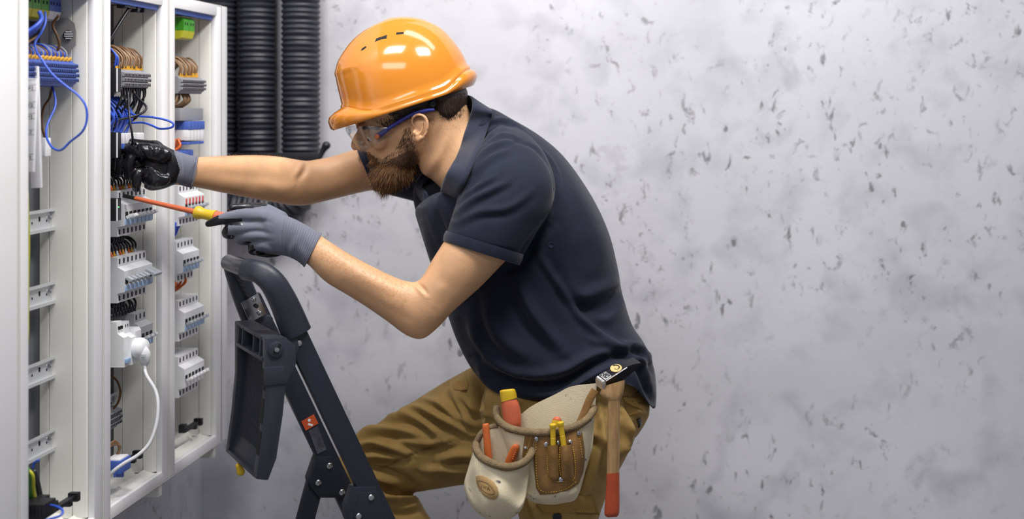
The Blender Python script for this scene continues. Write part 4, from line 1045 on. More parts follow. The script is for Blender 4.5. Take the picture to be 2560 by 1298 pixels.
def pocket(poly, name, label, m=M_PANT2, th=.0035, st_in=5):
    b = MB(); patch(b, tbvh, poly, th, 0, 5, .004); o = b.build(name, m, trs, 50, fix=True)
    if label: o['label'] = label
    return o
pocket([(1130, 962), (1150, 951), (1166, 950), (1172, 962), (1170, 974), (1150, 978), (1138, 975)], 'pocket_flap', None)
pocket([(1556, 992), (1600, 975), (1618, 985), (1622, 1018), (1608, 1026), (1560, 1004)], 'back_pocket', None)
stitch(tbvh, [(1560, 1000), (1585, 1012), (1608, 1020)], 'stitching', trs, M_THREAD, 6, 3.5, .0005, .0045)
stitch(tbvh, [(1590, 985), (1612, 990), (1618, 1010)], 'stitching', trs, M_THREAD, 6, 3.5, .0005, .0045)
b = MB(); patch(b, tbvh, [(1340, 1262), (1400, 1255), (1450, 1238), (1478, 1240), (1500, 1288), (1440, 1284), (1362, 1282)], .006, 0, 5, .003); fl = b.build('cargo_pocket_flap', M_PANT2, trs, 50, fix=True)
bq = bvh_of(fl.data); stitch(bq, [(1356, 1272), (1420, 1277), (1488, 1278)], 'stitching', fl, M_THREAD, 7, 4.5, .0005, .0006)
b = MB(); patch(b, tbvh, [(1590, 1048), (1600, 1045), (1602, 1062), (1595, 1070)], .004, 0, 3, .002); b.build('buckle_loop', M_BLK, trs, 50, fix=True)
b = MB(); l, n = cast(tbvh, 1393, 1292)
if l is not None: b.lathe([(.0001, 0), (.008, 0), (.0085, .002), (.006, .0035), (.0001, .003)], l, n, 20); b.build('button', M_BLK, trs, 40)
# waistband just under the hem behind the hammer
# ---- boots, out of frame
M_BOOT = mat('black_boot_leather', (32, 30, 30), .5)
def boot(o, dirx, label):
    b = MB(); o = Vector(o); f = Vector(dirx).normalized(); s = Vector((0, 0, 1)).cross(f)
    secs = [(-.085, .035, .05), (-.07, .042, .075), (-.02, .043, .085), (.05, .046, .065), (.11, .052, .05), (.16, .048, .042), (.195, .03, .03)]
    rings = []
    for x, w, h in catmull(secs, 4):
        rings.append([o+f*x+s*w*math.copysign(abs(math.cos(a))**.8, math.cos(a))+Vector((0, 0, h*.5+.02+h*.5*math.sin(a))) for a in [2*math.pi*k/24 for k in range(24)]])
    b.loft(rings); b.loft([[o+f*(-.035+.045*math.cos(a)-.01)+s*.042*math.sin(a)+Vector((0, 0, z)) for a in [2*math.pi*k/24 for k in range(24)]] for z in (.04, .09, .14, .17)])
    bt = link('boot', voxel(b, .004, 4), M_BOOT, person, 180)
    c = MB(); pr = [o+f*(.055+.145*math.copysign(abs(math.cos(a))**.8, math.cos(a)))+s*.05*math.copysign(abs(math.sin(a))**.8, math.sin(a)) for a in [2*math.pi*k/28 for k in range(28)]]
    c.loft([[p+Vector((0, 0, z)) for p in pr] for z in (0, .012, .024)]); c.build('boot_sole', M_BLK, bt, 40)
nearfoot = P(1425, 2150, 2.54); boot((nearfoot.x, 2.54, .001), (-1, -.1, 0), '')
FOOT_FAR = P(1143, 1655, 2.69)
# ------------------------------------------------------------------ gloves
def split_mesh(me, fn, names, mats, parent):
    co = get_co(me); fc = [tuple(p.vertices) for p in me.polygons]; no = [p.normal for p in me.polygons]
    objs = []
    sel = []
    for f, n in zip(fc, no):
        c = co[list(f)].mean(0); sel.append(bool(fn(scr(c), n, c)))
    for flag, nm, m in ((False, names[0], mats[0]), (True, names[1], mats[1])):
        idx = {}; vs = []; fs = []
        for f, s_ in zip(fc, sel):
            if s_ != flag: continue
            g = []
            for i in f:
                if i not in idx: idx[i] = len(vs); vs.append(tuple(co[i]))
                g.append(idx[i])
            fs.append(g)
        m2 = bpy.data.meshes.new(nm); m2.from_pydata(vs, [], fs); objs.append((nm, m2, m))
    a = link(objs[0][0], objs[0][1], objs[0][2], parent, 180); b_ = link(objs[1][0], objs[1][1], objs[1][2], a, 180)
    return a, b_
gl = MB()
pxloft(gl, [(802, 585, 760, 665, 2.377, .034), (778, 571, 748, 655, 2.378, .033), (745, 552, 732, 646, 2.378, .031), (709, 536, 713, 640, 2.378, .030), (676, 521, 690, 636, 2.378, .030), (650, 517, 664, 630, 2.378, .028), (628, 522, 640, 606, 2.378, .022)], 36, 4, 2.3)
gl.caps([P(700, 548, 2.40), P(660, 526, 2.412), P(620, 520, 2.410), P(582, 521, 2.400)], [.016, .0135, .0100, .0088], 14)
gl.caps([P(660, 545, 2.365), P(610, 538, 2.354), P(565, 546, 2.350), P(538, 554, 2.350), P(521, 560, 2.350)], [.016, .0125, .0108, .0085, .0062], 14)
gl.caps([P(660, 570, 2.365), P(612, 569, 2.352), P(578, 573, 2.352), P(569, 584, 2.362), P(588, 586, 2.385)], [.0155, .0125, .0112, .0105, .0095], 14)
gl.caps([P(668, 590, 2.365), P(628, 588, 2.354), P(604, 592, 2.358), P(602, 600, 2.372), P(622, 602, 2.392)], [.0150, .0122, .0105, .0098, .009], 14)
gl.caps([P(680, 615, 2.37), P(650, 612, 2.362), P(632, 618, 2.368), P(634, 627, 2.385), P(655, 627, 2.40)], [.0150, .0115, .0095, .009, .009], 14)
gl.ball(P(672, 626, 2.40), (.033, .015, .014))
gm = voxel(gl, .0021, 4, .5)
folds(gm, [([(608, 560), (640, 552), (680, 556)], 5, -.0018, 0), ([(610, 581), (645, 578), (680, 585)], 5, -.0016, 0), ([(709, 545), (704, 600), (712, 640)], 2.6, -.0012, 0), ([(738, 600), (728, 630), (733, 648)], 7, .0022), ([(640, 525), (660, 545), (665, 570)], 9, .0012, 0), ([(625, 604), (650, 600), (680, 604)], 4, -.0014, 0), ([(760, 640), (745, 610), (750, 580)], 8, .0015)])
def near_black(s, n, c):
    x, y = s
    if x > 716: return False
    if y < 527-(x-572)*.135 and x < 668 and c[1] > 2.372: return True
    if x < 546: return True
    if x < 606 and y > 547 and y < 563: return True
    if x < 570 and y > 560: return True
    if n.y > .30: return True
    if x < 606 and 588 < y < 600 and x < 588 and n.z < -.2: return True
    return inpoly(x, y, [(612, 614), (632, 612), (640, 627), (665, 634), (716, 640), (716, 660), (620, 655)])
g1, g1b = split_mesh(gm, near_black, ('glove', 'coated_palm'), (M_KNIT, M_LATEX), person)
g1['label'] = 'grey knitted back of the near glove'
def cuff_hem(ax, ay, bx, by, Y, dh, parent, shift):
    b = MB(); r = ring_px(ax, ay, bx, by, Y, dh-.0015, 36, 2.3); b.tube(r+[r[0]], .0019, 8, cap=False); b.build('cuff_hem', M_KNIT, parent, 180)
cuff_hem(801, 585, 761, 664, 2.377, .0335, g1, 0)
def ribs(me_bvh, parent, lines, name='rib'):
    b = MB()
    for pts in lines:
        q = cast_pts(me_bvh, catmull(pts, 6) if len(pts) > 2 else pts, .0002); b.tube(q, .0007, 5)
    b.build('knit_rib', M_KNIT, parent, 180)
gb = bvh_of(gm)
ribs(gb, g1, [[(713+k*6.0, 543+k*3.0), (707+k*5.2, 590+k*2.2), (716+k*2.9, 636+k*1.7)] for k in range(0, 15)])
# far glove, palm turned towards the camera
gl = MB()
pxloft(gl, [(493, 392, 476, 469, 2.522, .033), (475, 388, 466, 467, 2.512, .033), (452, 381, 447, 462, 2.50, .033), (430, 373, 434, 463, 2.49, .033), (407, 362, 408, 473, 2.48, .031), (380, 354, 378, 477, 2.472, .028), (358, 356, 360, 470, 2.468, .022)], 36, 4, 2.3)
gl.caps([P(385, 375, 2.470), P(345, 364, 2.462), P(318, 361, 2.462), P(288, 367, 2.462)], [.0195, .0125, .0120, .0095], 14)
gl.caps([P(400, 385, 2.452), P(362, 376, 2.440), P(334, 378, 2.438), P(305, 368, 2.442), P(289, 372, 2.448)], [.017, .0145, .011, .0098, .008], 14)
gl.caps([P(362, 395, 2.478), P(326, 386, 2.462), P(307, 388, 2.446), P(301, 408, 2.442), P(299, 432, 2.450)], [.014, .0105, .0102, .0098, .0088], 14)
gl.caps([P(368, 408, 2.476), P(342, 392, 2.454), P(329, 393, 2.436), P(323, 415, 2.434), P(322, 442, 2.444)], [.014, .0105, .0098, .0098, .0088], 14)
gl.caps([P(378, 440, 2.47), P(352, 430, 2.448), P(344, 438, 2.438), P(340, 458, 2.438), P(341, 471, 2.446)], [.016, .0115, .0088, .0085, .008], 14)
gl.caps([P(352, 395, 2.49), P(310, 398, 2.48), P(288, 402, 2.475), P(284, 425, 2.478)], [.012, .010, .0095, .0088], 14)
gl.ball(P(345, 400, 2.470), (.022, .012, .018)); gl.ball(P(398, 388, 2.452), (.026, .012, .018)); gl.ball(P(390, 448, 2.455), (.028, .013, .017))
gm2 = voxel(gl, .0021, 3, .5)
folds(gm2, [([(350, 360), (365, 380), (372, 395)], 5, .0024), ([(372, 360), (382, 378), (380, 392)], 4, .0020), ([(395, 362), (398, 376), (390, 390)], 4, .0018), ([(420, 375), (412, 392), (395, 400)], 4, .0016), ([(360, 415), (385, 420), (405, 436), (420, 432), (420, 400), (405, 385)], 5, -.0032, 0), ([(356, 420), (380, 424), (403, 441), (424, 434)], 2.5, .0018, 0),
             ([(350, 440), (348, 458), (342, 470)], 4, .0022), ([(365, 450), (362, 465), (358, 474)], 5, -.003, 1), ([(320, 350), (322, 362), (330, 372)], 3, .0018), ([(336, 350), (342, 362), (350, 375)], 3.5, .002), ([(455, 385), (458, 420), (452, 460)], 6, .0016), ([(440, 378), (450, 415), (446, 460)], 2.4, -.0012, 0), ([(375, 470), (385, 455), (400, 452)], 6, .002), ([(306, 380), (312, 386), (316, 400)], 3, -.0015, 0)])
def far_black(s, n, c):
    x, y = s
    edge = 434+max(0, 1-abs((y-425)/50.0))*16
    return x < edge and n.y < .55
g2, g2b = split_mesh(gm2, far_black, ('glove', 'coated_palm'), (M_KNIT, M_LATEX), person)
g2['label'] = 'grey knitted cuff and back of the far glove'; g2b['label'] = 'shiny black coated palm and fingers'
cuff_hem(494, 391, 478, 470, 2.522, .0335, g2, 0)
gb2 = bvh_of(gm2)
ribs(gb2, g2, [[(456+k*3.7, 386+k*.9), (461+k*3.9, 425+k*.6), (452+k*3.1, 460+k*1.0)] for k in range(0, 9)])

# ------------------------------------------------------------------ screwdriver in the near hand
M_SHAFT = mat('orange_shaft_sleeve', (196, 98, 62), .45, var=.06, vscale=60)
M_YEL = mat('yellow_plastic', (210, 174, 34), .4)
M_ORG = mat('orange_grip_rubber', (204, 102, 70), .45)
M_ORG2 = mat('orange_handle_plastic', (206, 106, 52), .38)
M_DSTEEL = mat('dark_tool_steel', (92, 92, 96), .35, .9)
t = thing('screwdriver', P(514, 534, 2.384), 'insulated screwdriver with orange shaft and yellow collar held in the near glove', 'screwdriver')
S0, S1 = P(307, 489, 2.432), P(650, 567, 2.388)
ax = (S1-S0).normalized(); SL = (S1-S0).length
def sp(px):                                   # distance along the tool at a picture x
    f = (px-307)/(650-307); return f*SL
b = MB(); w = ax.cross(Vector((0, 1, 0))).normalized()
b.loft([[S0+ax*d+w*a+Vector((0, 1, 0))*e for a, e in ((-wd, -th), (wd, -th), (wd, th), (-wd, th))] for d, wd, th in ((0, .0034, .0006), (.008, .0036, .0009), (sp(325), .0034, .0022), (sp(345), .0034, .0028))])
b.build('blade', M_DSTEEL, t, 30)
b = MB(); b.lathe([(.0036, sp(338)), (.0042, sp(340)), (.0044, sp(400)), (.0056, sp(496))], S0, ax, 20); b.build('shaft', M_SHAFT, t, 60)
b = MB(); b.lathe([(.006, sp(490)), (.0118, sp(492)), (.0128, sp(497)), (.0118, sp(503)), (.0102, sp(508)), (.0098, sp(520)), (.0112, sp(534)), (.0120, sp(540)), (.009, sp(541))], S0, ax, 24); b.build('collar', M_YEL, t, 60)
b = MB(); b.lathe([(.009, sp(540)), (.0112, sp(541)), (.0108, sp(556)), (.0128, sp(590)), (.0145, sp(630)), (.012, sp(646)), (.002, sp(650))], S0, ax, 24); b.build('handle', M_ORG, t, 60)

# ------------------------------------------------------------------ hard hat
M_HAT = mat('orange_abs_shell', (206, 128, 40), .14, coat=.3)
hO = P(1010, 270, 2.62); tl = math.radians(18.4)
hF = fh*math.cos(tl)+Vector((0, 0, -math.sin(tl))); hU = fh*math.sin(tl)+Vector((0, 0, math.cos(tl))); hL = hU.cross(hF)
def hh(x, y, z): return hO+hF*x+hL*y+hU*z
FT = [(0, .120), (.041, .117), (.080, .1135), (.104, .1100), (.116, .1030), (.1326, .090), (.159, .056), (.174, .018), (.1815, -.028)]
BT = [(0, -.148), (.037, -.1505), (.083, -.1440), (.1274, -.1240), (.158, -.094), (.174, -.062), (.1815, -.032)]
WT = [(0, .111), (.04, .110), (.08, .1035), (.115, .089), (.145, .066), (.165, .042), (.176, .022), (.1815, .002)]
def itp(T, z):
    zs = [a for a, _ in T]; q = catmull(T, 8); return float(np.interp(z, q[:, 0], q[:, 1]))
def shell_pt(phi, z, off=0):
    f, k, w = itp(FT, z), itp(BT, z), itp(WT, z); ca, sa = math.cos(phi), math.sin(phi)
    c = (f+k)/2; hx = (f-k)/2; x = c+hx*math.copysign(abs(ca)**.93, ca); y = w*math.copysign(abs(sa)**.93, sa)
    s_ = float(sstep(np.array(.034-abs(y)), 0, .007))*float(sstep(np.array(z), .1, .125)); 
    rr = math.hypot(x-c, y) or 1
    low = .0022*float(sstep(np.array(.106-z), 0, .003))*float(sstep(np.array(ca), .45, .75))
    d = off-low
    up = .0022*s_+off*min(1, max(0, (z-.12)/.06))
    return hh(x+(x-c)/rr*d, y+y/rr*d, z+up)
def rimq(phi):
    ca = math.cos(phi)
    fr = float(sstep(np.array(ca), .30, .97)); bk = float(sstep(np.array(-ca), .45, .95))
    return fr, bk
zb = lambda phi: (lambda f, k: .017+.026*f**2+.024*k)(*rimq(phi))
N = 96; rows = []
phis = [2*math.pi*k/N for k in range(N)]
def row(fn): rows.append([fn(p) for p in phis])
def rimpt(p, e, zf, zs, zk, base=0.0):
    fr, bk = rimq(p); z = zs+(zf-zs)*fr+(zk-zs)*bk
    q0 = shell_pt(p, .001); c = hh(-.015, 0, .001); d = (q0-c).normalized(); d = (d-hU*d.dot(hU)).normalized()
    d = (d*.75+hF*.6*fr).normalized() if fr > 0 else d
    return q0+d*(e+base)+hU*(z-.001)
for off in (-.003,):
    for z in (.174, .15, .12, .08, .04, .012): row(lambda p, z=z: shell_pt(p, z, off))
row(lambda p: rimpt(p, .000+.014*rimq(p)[0], .0, -.001, .000))
row(lambda p: rimpt(p, .0045+.0235*rimq(p)[0]+.004*rimq(p)[1], .0005, -.001, .008))
row(lambda p: rimpt(p, .0060+.0270*rimq(p)[0]+.007*rimq(p)[1], .006, .001, .016))
row(lambda p: rimpt(p, .0055+.0275*rimq(p)[0]+.0075*rimq(p)[1], .020, .0045, .026))
row(lambda p: rimpt(p, .0040+.0245*rimq(p)[0]+.005*rimq(p)[1], .028, .0062, .031))
row(lambda p: rimpt(p, .0032+.013*rimq(p)[0]+.002*rimq(p)[1], .034, .008, .034))
row(lambda p: (lambda q: q)(shell_pt(p, zb(p)-.004, .0035)))
row(lambda p: shell_pt(p, zb(p), .0030))
row(lambda p: shell_pt(p, zb(p)+.003, .0004))
for s_ in np.linspace(.06, 1, 34): row(lambda p, s_=s_: shell_pt(p, zb(p)+.003+(.1812-zb(p)-.003)*(1-(1-s_)**1.5), 0))
hm_ = MB(); hm_.loft(rows, True)
hat = thing('hard_hat', hO, 'glossy orange hard hat on the electrician\'s head', 'hard hat')
hsh = hm_.build('shell', M_HAT, hat, 45, fix=True)
hbv = BVHTree.FromPolygons([Vector(v) for v in hm_.v], hm_.f)
for poly in ([(902, 127), (905, 121), (915, 115), (916, 119), (908, 125)], [(937, 105), (941, 96), (968, 87), (966, 97), (952, 99)], [(990, 87), (991, 81), (1010, 80), (1009, 85)]):
    b = MB(); patch(b, hbv, poly, .0005, 0, 3, .003); b.build('vent_slot', M_DARK, hat, 40, fix=True)
b = MB()
for (x, y, w_, h_) in ((985, 149, 28, 2.0), (1000, 138, 60, 1.6)):
    pass
# headband and ratchet under the rim
b = MB(); rg = []
for k in range(41):
    a = math.radians(88+184*k/40); p0 = hh(-.015+.104*math.cos(a)*1.08, .0905*math.sin(a), 0)
    o_ = (p0-hh(-.015, 0, 0)).normalized()
    rg.append([p0+hU*.012, p0+hU*.012+o_*.002, p0-hU*(.007+.007*(1 if math.cos(a) < -.55 else 0))+o_*.002, p0-hU*(.007+.007*(1 if math.cos(a) < -.55 else 0))])
b.loft(rg); b.build('headband', M_BLK, hat, 60)
b = MB(); b.lathe([(.0001, .003), (.0052, .003), (.0068, .001), (.0068, -.003)], hh(-.055, .0925, -.010), hL, 20); b.lathe([(.0001, .003), (.004, .003), (.005, -.004)], P(1174, 211, 2.62), (1, -.5, -.6), 10); b.build('ratchet', M_BLK, hat, 50)

# ------------------------------------------------------------------ safety glasses
M_LENS = bpy.data.materials.new('clear_lens'); M_LENS.use_nodes = True; nt = M_LENS.node_tree; nt.nodes.clear()
o_ = nt.nodes.new('ShaderNodeOutputMaterial'); mx = nt.nodes.new('ShaderNodeMixShader'); tr_ = nt.nodes.new('ShaderNodeBsdfTransparent'); gs = nt.nodes.new('ShaderNodeBsdfGlossy')
lw_ = nt.nodes.new('ShaderNodeLayerWeight'); fr_ = nt.nodes.new('ShaderNodeMapRange'); fr_.inputs['From Min'].default_value = .3; fr_.inputs['To Min'].default_value = .05; fr_.inputs['To Max'].default_value = .45; nt.links.new(lw_.outputs['Facing'], fr_.inputs[0]); gs.inputs['Roughness'].default_value = .03; tr_.inputs[0].default_value = (.93, .94, .95, 1)
nt.links.new(fr_.outputs[0], mx.inputs[0]); nt.links.new(tr_.outputs[0], mx.inputs[1]); nt.links.new(gs.outputs[0], mx.inputs[2]); nt.links.new(mx.outputs[0], o_.inputs[0])
M_BLUEP = mat('blue_temple_plastic', (38, 46, 132), .3)
gla = thing('safety_glasses', hp(.11, 0, .04), 'clear safety glasses with dark blue arms and orange hinge dots', 'glasses')
b = MB(); cols = []
for k in range(49):
    th = math.radians(-82+164*k/48); x = .038+.0875*math.cos(th); y = .0755*math.sin(th); a = abs(math.degrees(th))
    zt = float(np.interp(a, [0, 30, 60, 82], [.060, .056, .043, .031])); zl = float(np.interp(a, [0, 8, 20, 35, 50, 68, 82], [.043, .036, .014, .001, -.001, .006, .014]))
    n_ = Vector((math.cos(th), math.sin(th), 0)); ring = []
    for s_ in np.linspace(0, 1, 9):
        z = zt+(zl-zt)*s_; bul = .0035*math.sin(math.pi*s_); ring.append(hp(x+n_.x*bul, y+n_.y*bul, z))
    for s_ in np.linspace(1, 0, 9):
        z = zt+(zl-zt)*s_; bul = .0035*math.sin(math.pi*s_)-.0016; ring.append(hp(x+n_.x*bul, y+n_.y*bul, z))
    cols.append(ring)
b.loft(cols); b.build('lens', M_LENS, gla, 60, fix=True)
b = MB(); seq = [P(940, 343, 2.541), P(957, 332, 2.538), P(975, 319, 2.536), P(1000, 303, 2.534), P(1028, 287, 2.532), P(1058, 278, 2.530), P(1086, 274, 2.534)]
sw = [.0055, .0052, .0040, .0038, .0040, .0042, .0026]
q = catmull([list(p)+[w_] for p, w_ in zip(seq, sw)], 6); rg = []
for i, r in enumerate(q):
    p = Vector(r[:3]); d = (Vector(q[min(i+1, len(q)-1)][:3])-Vector(q[max(i-1, 0)][:3])).normalized(); up = d.cross(Vector((0, 1, 0))).normalized(); nn = Vector((0, 1, 0))
    rg.append([p+up*r[3]*math.sin(a)+nn*.0024*math.cos(a) for a in [2*math.pi*k/12 for k in range(12)]])
b.loft(rg); tm = b.build('temple_arm', M_BLUEP, gla, 60)
b = MB(); b.lathe([(.0001, .0022), (.0040, .0020), (.0050, .0008), (.0050, -.002)], P(943, 341, 2.535), (-.1, -1, 0), 24); b.build('hinge_dot', M_ORG2, tm, 60)
b = MB(); b.tube([hp(.04, -.074, .03), hp(.0, -.079, .034), hp(-.03, -.080, .034)], .003, 8, 4); b.build('temple_arm', M_BLUEP, gla, 60)

# ------------------------------------------------------------------ step ladder
M_LAD = mat('dark_powder_coat', (33, 37, 49), .38, bump=.06, bscale=500)
M_LADP = mat('dark_ladder_plastic', (44, 47, 58), .42, bump=.12, bscale=260)
M_LADG = mat('grey_tube_grip', (66, 66, 72), .3)
lad = thing('step_ladder', P(820, 1298, 2.55), 'dark step ladder with its tray folded down, under the worker\'s forearm', 'step ladder')
W_ = Vector((-.139, .210, 0)); u_ = W_.normalized(); n_l = Vector((.834, .552, 0))
def lp(s, k, z): return Vector((-.738, 2.35, H-.426))+u_*s+n_l*k+Vector((0, 0, z))
def rail_pts(s, z0, z1): return [lp(s, -.449*z, z) for z in (z0, z1)]
def bar_or(b, a, c, w, h, side, bevel=.004):
    """bar from a to c, width w along 'side', height h across"""
    a, c = Vector(a), Vector(c); z = (c-a).normalized(); x = (side-z*side.dot(z)).normalized(); y = z.cross(x)
    return b.box((a+c)/2, (w, h, (c-a).length), bevel, Matrix((x, y, z)).transposed())
for s_, z0 in ((0, .035), (.252, .05)):
    b = MB(); a, c = rail_pts(s_, z0, -1.088); bar_or(b, a, c, .020, .040, u_); b.build('front_rail', M_LAD, lad, 30)
# grips and top bar
b = MB(); pts = [P(741, 832, 2.347), P(722, 785, 2.336), P(704, 745, 2.326), P(682, 708, 2.318), P(658, 686, 2.318), P(640, 678, 2.325), P(622, 675, 2.345)]
q = catmull([list(p) for p in pts], 6); rg = []
for i, r in enumerate(q):
    p = Vector(r); d = (Vector(q[min(i+1, len(q)-1)])-Vector(q[max(i-1, 0)])).normalized(); x = (u_-d*u_.dot(d)).normalized() if i < len(q)*.8 else None
    if x is None: x = xprev
    x = (x-d*x.dot(d)).normalized(); xprev = x; y = d.cross(x); f = min(1, i/(len(q)*.75)); hw = .027-.007*f
    rg.append([p+x*.0195*math.copysign(abs(math.cos(a))**.75, math.cos(a))+y*hw*math.copysign(abs(math.sin(a))**.75, math.sin(a)) for a in [2*math.pi*k/28 for k in range(28)]])
b.loft(rg); b.build('hand_grip', M_LADP, lad, 50)
b = MB(); b.lathe([(.0155, 0), (.0165, .002), (.0165, .205), (.0155, .207)], P(628, 676, 2.335), (P(577, 658, 2.50)-P(628, 676, 2.335)), 24); b.build('top_bar', M_LADG, lad, 60)
b = MB(); fp = [P(583, 658, 2.505), P(594, 690, 2.512), P(614, 745, 2.528), P(640, 806, 2.548)]
q = catmull([list(p) for p in fp], 6); rg = []
for i, r in enumerate(q):
    p = Vector(r); d = (Vector(q[min(i+1, len(q)-1)])-Vector(q[max(i-1, 0)])).normalized(); x = (u_-d*u_.dot(d)).normalized(); y = d.cross(x); hw = .019+.006*i/len(q)
    rg.append([p+x*.014*math.copysign(abs(math.cos(a))**.6, math.cos(a))+y*hw*math.copysign(abs(math.sin(a))**.6, math.sin(a)) for a in [2*math.pi*k/28 for k in range(28)]])
b.loft(rg); fg = b.build('hand_grip', M_LADP, lad, 50)
b = MB()
for k in range(5): b.box(P(588+k*6.5+4, 690+k*12, 2.496+.004*k), (.012, .004, .004), .001, rot=(0, .7, 0)); 
b.build('recess', M_BLK, fg, 30)
ys = -u_
b = MB(); bar_or(b, P(619, 745, 2.510)+Vector((.004, -.002, 0)), P(641, 795, 2.530)+Vector((.004, -.002, 0)), .003, .036, u_, .001); pl_ = b.build('bracket_plate', M_STEEL, lad, 30)
b = MB()
for (x, y) in ((636, 750), (652, 784)): b.lathe([(.0045, 0), (.0045, .002), (.003, .003), (.0001, .003)], P(x-2, y, 2.509+.0004*(y-745)), ys, 14)
b.build('rivet', M_STEEL, pl_, 40)
b = MB(); b.lathe([(.0042, 0), (.0042, .0012), (.0001, .0012)], P(641, 766, 2.516), ys, 14); b.build('hole', M_DARK, pl_, 40)
def rivet(px, py, Y, r=.0058, parent=None):
    b = MB(); b.lathe([(r*1.05, 0), (r, .0018), (r*.7, .0032), (.0001, .0036)], P(px, py, Y), -u_*.9+Vector((0, 0, .02)), 20); return b.build('rivet', M_STEEL, parent or lad, 50)
def onplane(px, py, s):
    """the point of the ladder side plane at offset s seen at this picture position"""
    o = Vector((0, 0, H)); d = P(px, py, 1)-o; p0 = lp(s, 0, 0); t_ = (p0-o).dot(u_)/d.dot(u_); return o+d*t_
def plate_px(poly, s, th, m, name, parent, bev=.0015):
    f = [onplane(x, y, s) for x, y in poly]; n = len(f); bm = bmesh.new()
    a = [bm.verts.new(p) for p in f]; c = [bm.verts.new(p+u_*th) for p in f]
    bm.faces.new(a); bm.faces.new(c[::-1]); 
    for i in range(n): bm.faces.new((a[(i+1) % n], a[i], c[i], c[(i+1) % n]))
    bmesh.ops.recalc_face_normals(bm, faces=bm.faces[:])
    if bev: bmesh.ops.bevel(bm, geom=bm.edges[:], offset=bev, segments=2, affect='EDGES', profile=.6)
    me = bpy.data.meshes.new(name); bm.to_mesh(me); bm.free(); return link(name, me, m, parent, 35)
def rv(px, py, s, parent=None, r=.0058):
    b = MB(); b.lathe([(r*1.05, 0), (r, .0018), (r*.7, .0030), (.0001, .0034)], onplane(px, py, s), -u_, 20); return b.build('rivet', M_STEEL, parent or lad, 50)
rv(748, 858, -.0105)
# hinge plates
hpn = plate_px([(884, 1219), (942, 1217), (975, 1298), (1000, 1360), (905, 1372), (868, 1300), (866, 1272)], -.014, .030, M_LAD, 'hinge_plate', lad, .003)
plate_px([(900, 1232), (936, 1230), (962, 1298), (985, 1355), (912, 1360), (884, 1290)], -.0155, .003, M_LAD, 'raised_panel', hpn, .001)
rv(928, 1244, -.0160, hpn); rv(897, 1291, -.0160, hpn); rv(970, 1350, -.0160, hpn)
hpf = plate_px([(792, 1142), (834, 1143), (874, 1230), (872, 1246), (798, 1246), (775, 1215), (772, 1200)], .238, .030, M_LAD, 'hinge_plate', lad, .003)
plate_px([(796, 1147), (832, 1148), (866, 1238), (802, 1239), (780, 1208)], .2365, .003, M_LAD, 'raised_panel', hpf, .001)
rv(824, 1165, .2360, hpf, .0062); rv(796, 1207, .2360, hpf, .0062); rv(855, 1231, .2360, hpf, .0062)
# rear legs
for s_, a, c in ((.252, (790, 1195), None), (.0, (892, 1290), None)):
    A_ = onplane(a[0], a[1], s_); ln = A_.z-.002; C_ = A_-n_l*ln*.40-Vector((0, 0, ln))
    if s_ > .1:
        e = onplane(763, 1298, s_); dd = (e-A_).normalized(); C_ = A_+dd*(ln/(-dd.z))
        ddir = dd
    else: C_ = A_+ddir*((A_.z-.002)/(-ddir.z))
    b = MB(); bar_or(b, A_, C_, .018, .036, u_); b.build('rear_leg', M_LAD, lad, 30)
    b = MB(); b.box(C_+Vector((0, 0, .014)), (.045, .03, .028), .004, rot=(0, 0, math.atan2(n_l.y, n_l.x))); b.build('rubber_foot', M_BLK, lad, 30)
for s_ in (0, .252):
    e = lp(s_, .449*1.088, -1.088); b = MB(); b.box(e+Vector((0, 0, .010)), (.05, .03, .024), .004, rot=(0, 0, math.atan2(n_l.y, n_l.x))); b.build('rubber_foot', M_BLK, lad, 30)
# steps below the frame
for z, dep in ((-.745, .09),):
    c = lp(.126, -.449*z-.01, z); b = MB(); b.box(c, (dep, .228, .028), .004, rot=(0, 0, math.atan2(n_l.y, n_l.x))); b.build('step', M_LADP, lad, 30)
STEP_Z = H-.426-.745+.014; STEP_C = lp(.16, .449*.745, -.745)
boot((-.553, 2.674, STEP_Z+.001), (-1, -.35, 0), '')
# sticker on the far rail
def rail_sticker(p0, p1, w, m, name, parent, s=.2412):
    a, c = onplane(*p0, s), onplane(*p1, s); b = MB(); bar_or(b, a, c, .0008, w, u_, 0); return b.build(name, m, parent, 30)
stk = rail_sticker((769, 1045), (780, 1068), .028, mat('red_orange_sticker', (200, 84, 44), .5), 'sticker', lad)
b = MB(); b.lathe([(.003, 0), (.003, .0004), (.0001, .0004)], onplane(773, 1051, .2406), -u_, 12); a_ = onplane(776, 1062, .2406); b.box(a_, (.010, .0005, .004), rot=(0, .4, math.atan2(n_l.y, n_l.x))); b.build('sticker_print', M_DEVW, stk, 30)
stg = rail_sticker((783, 1072), (805, 1130), .020, mat('worn_grey_sticker', (72, 74, 84), .5, var=.4, vscale=70), 'sticker', lad)
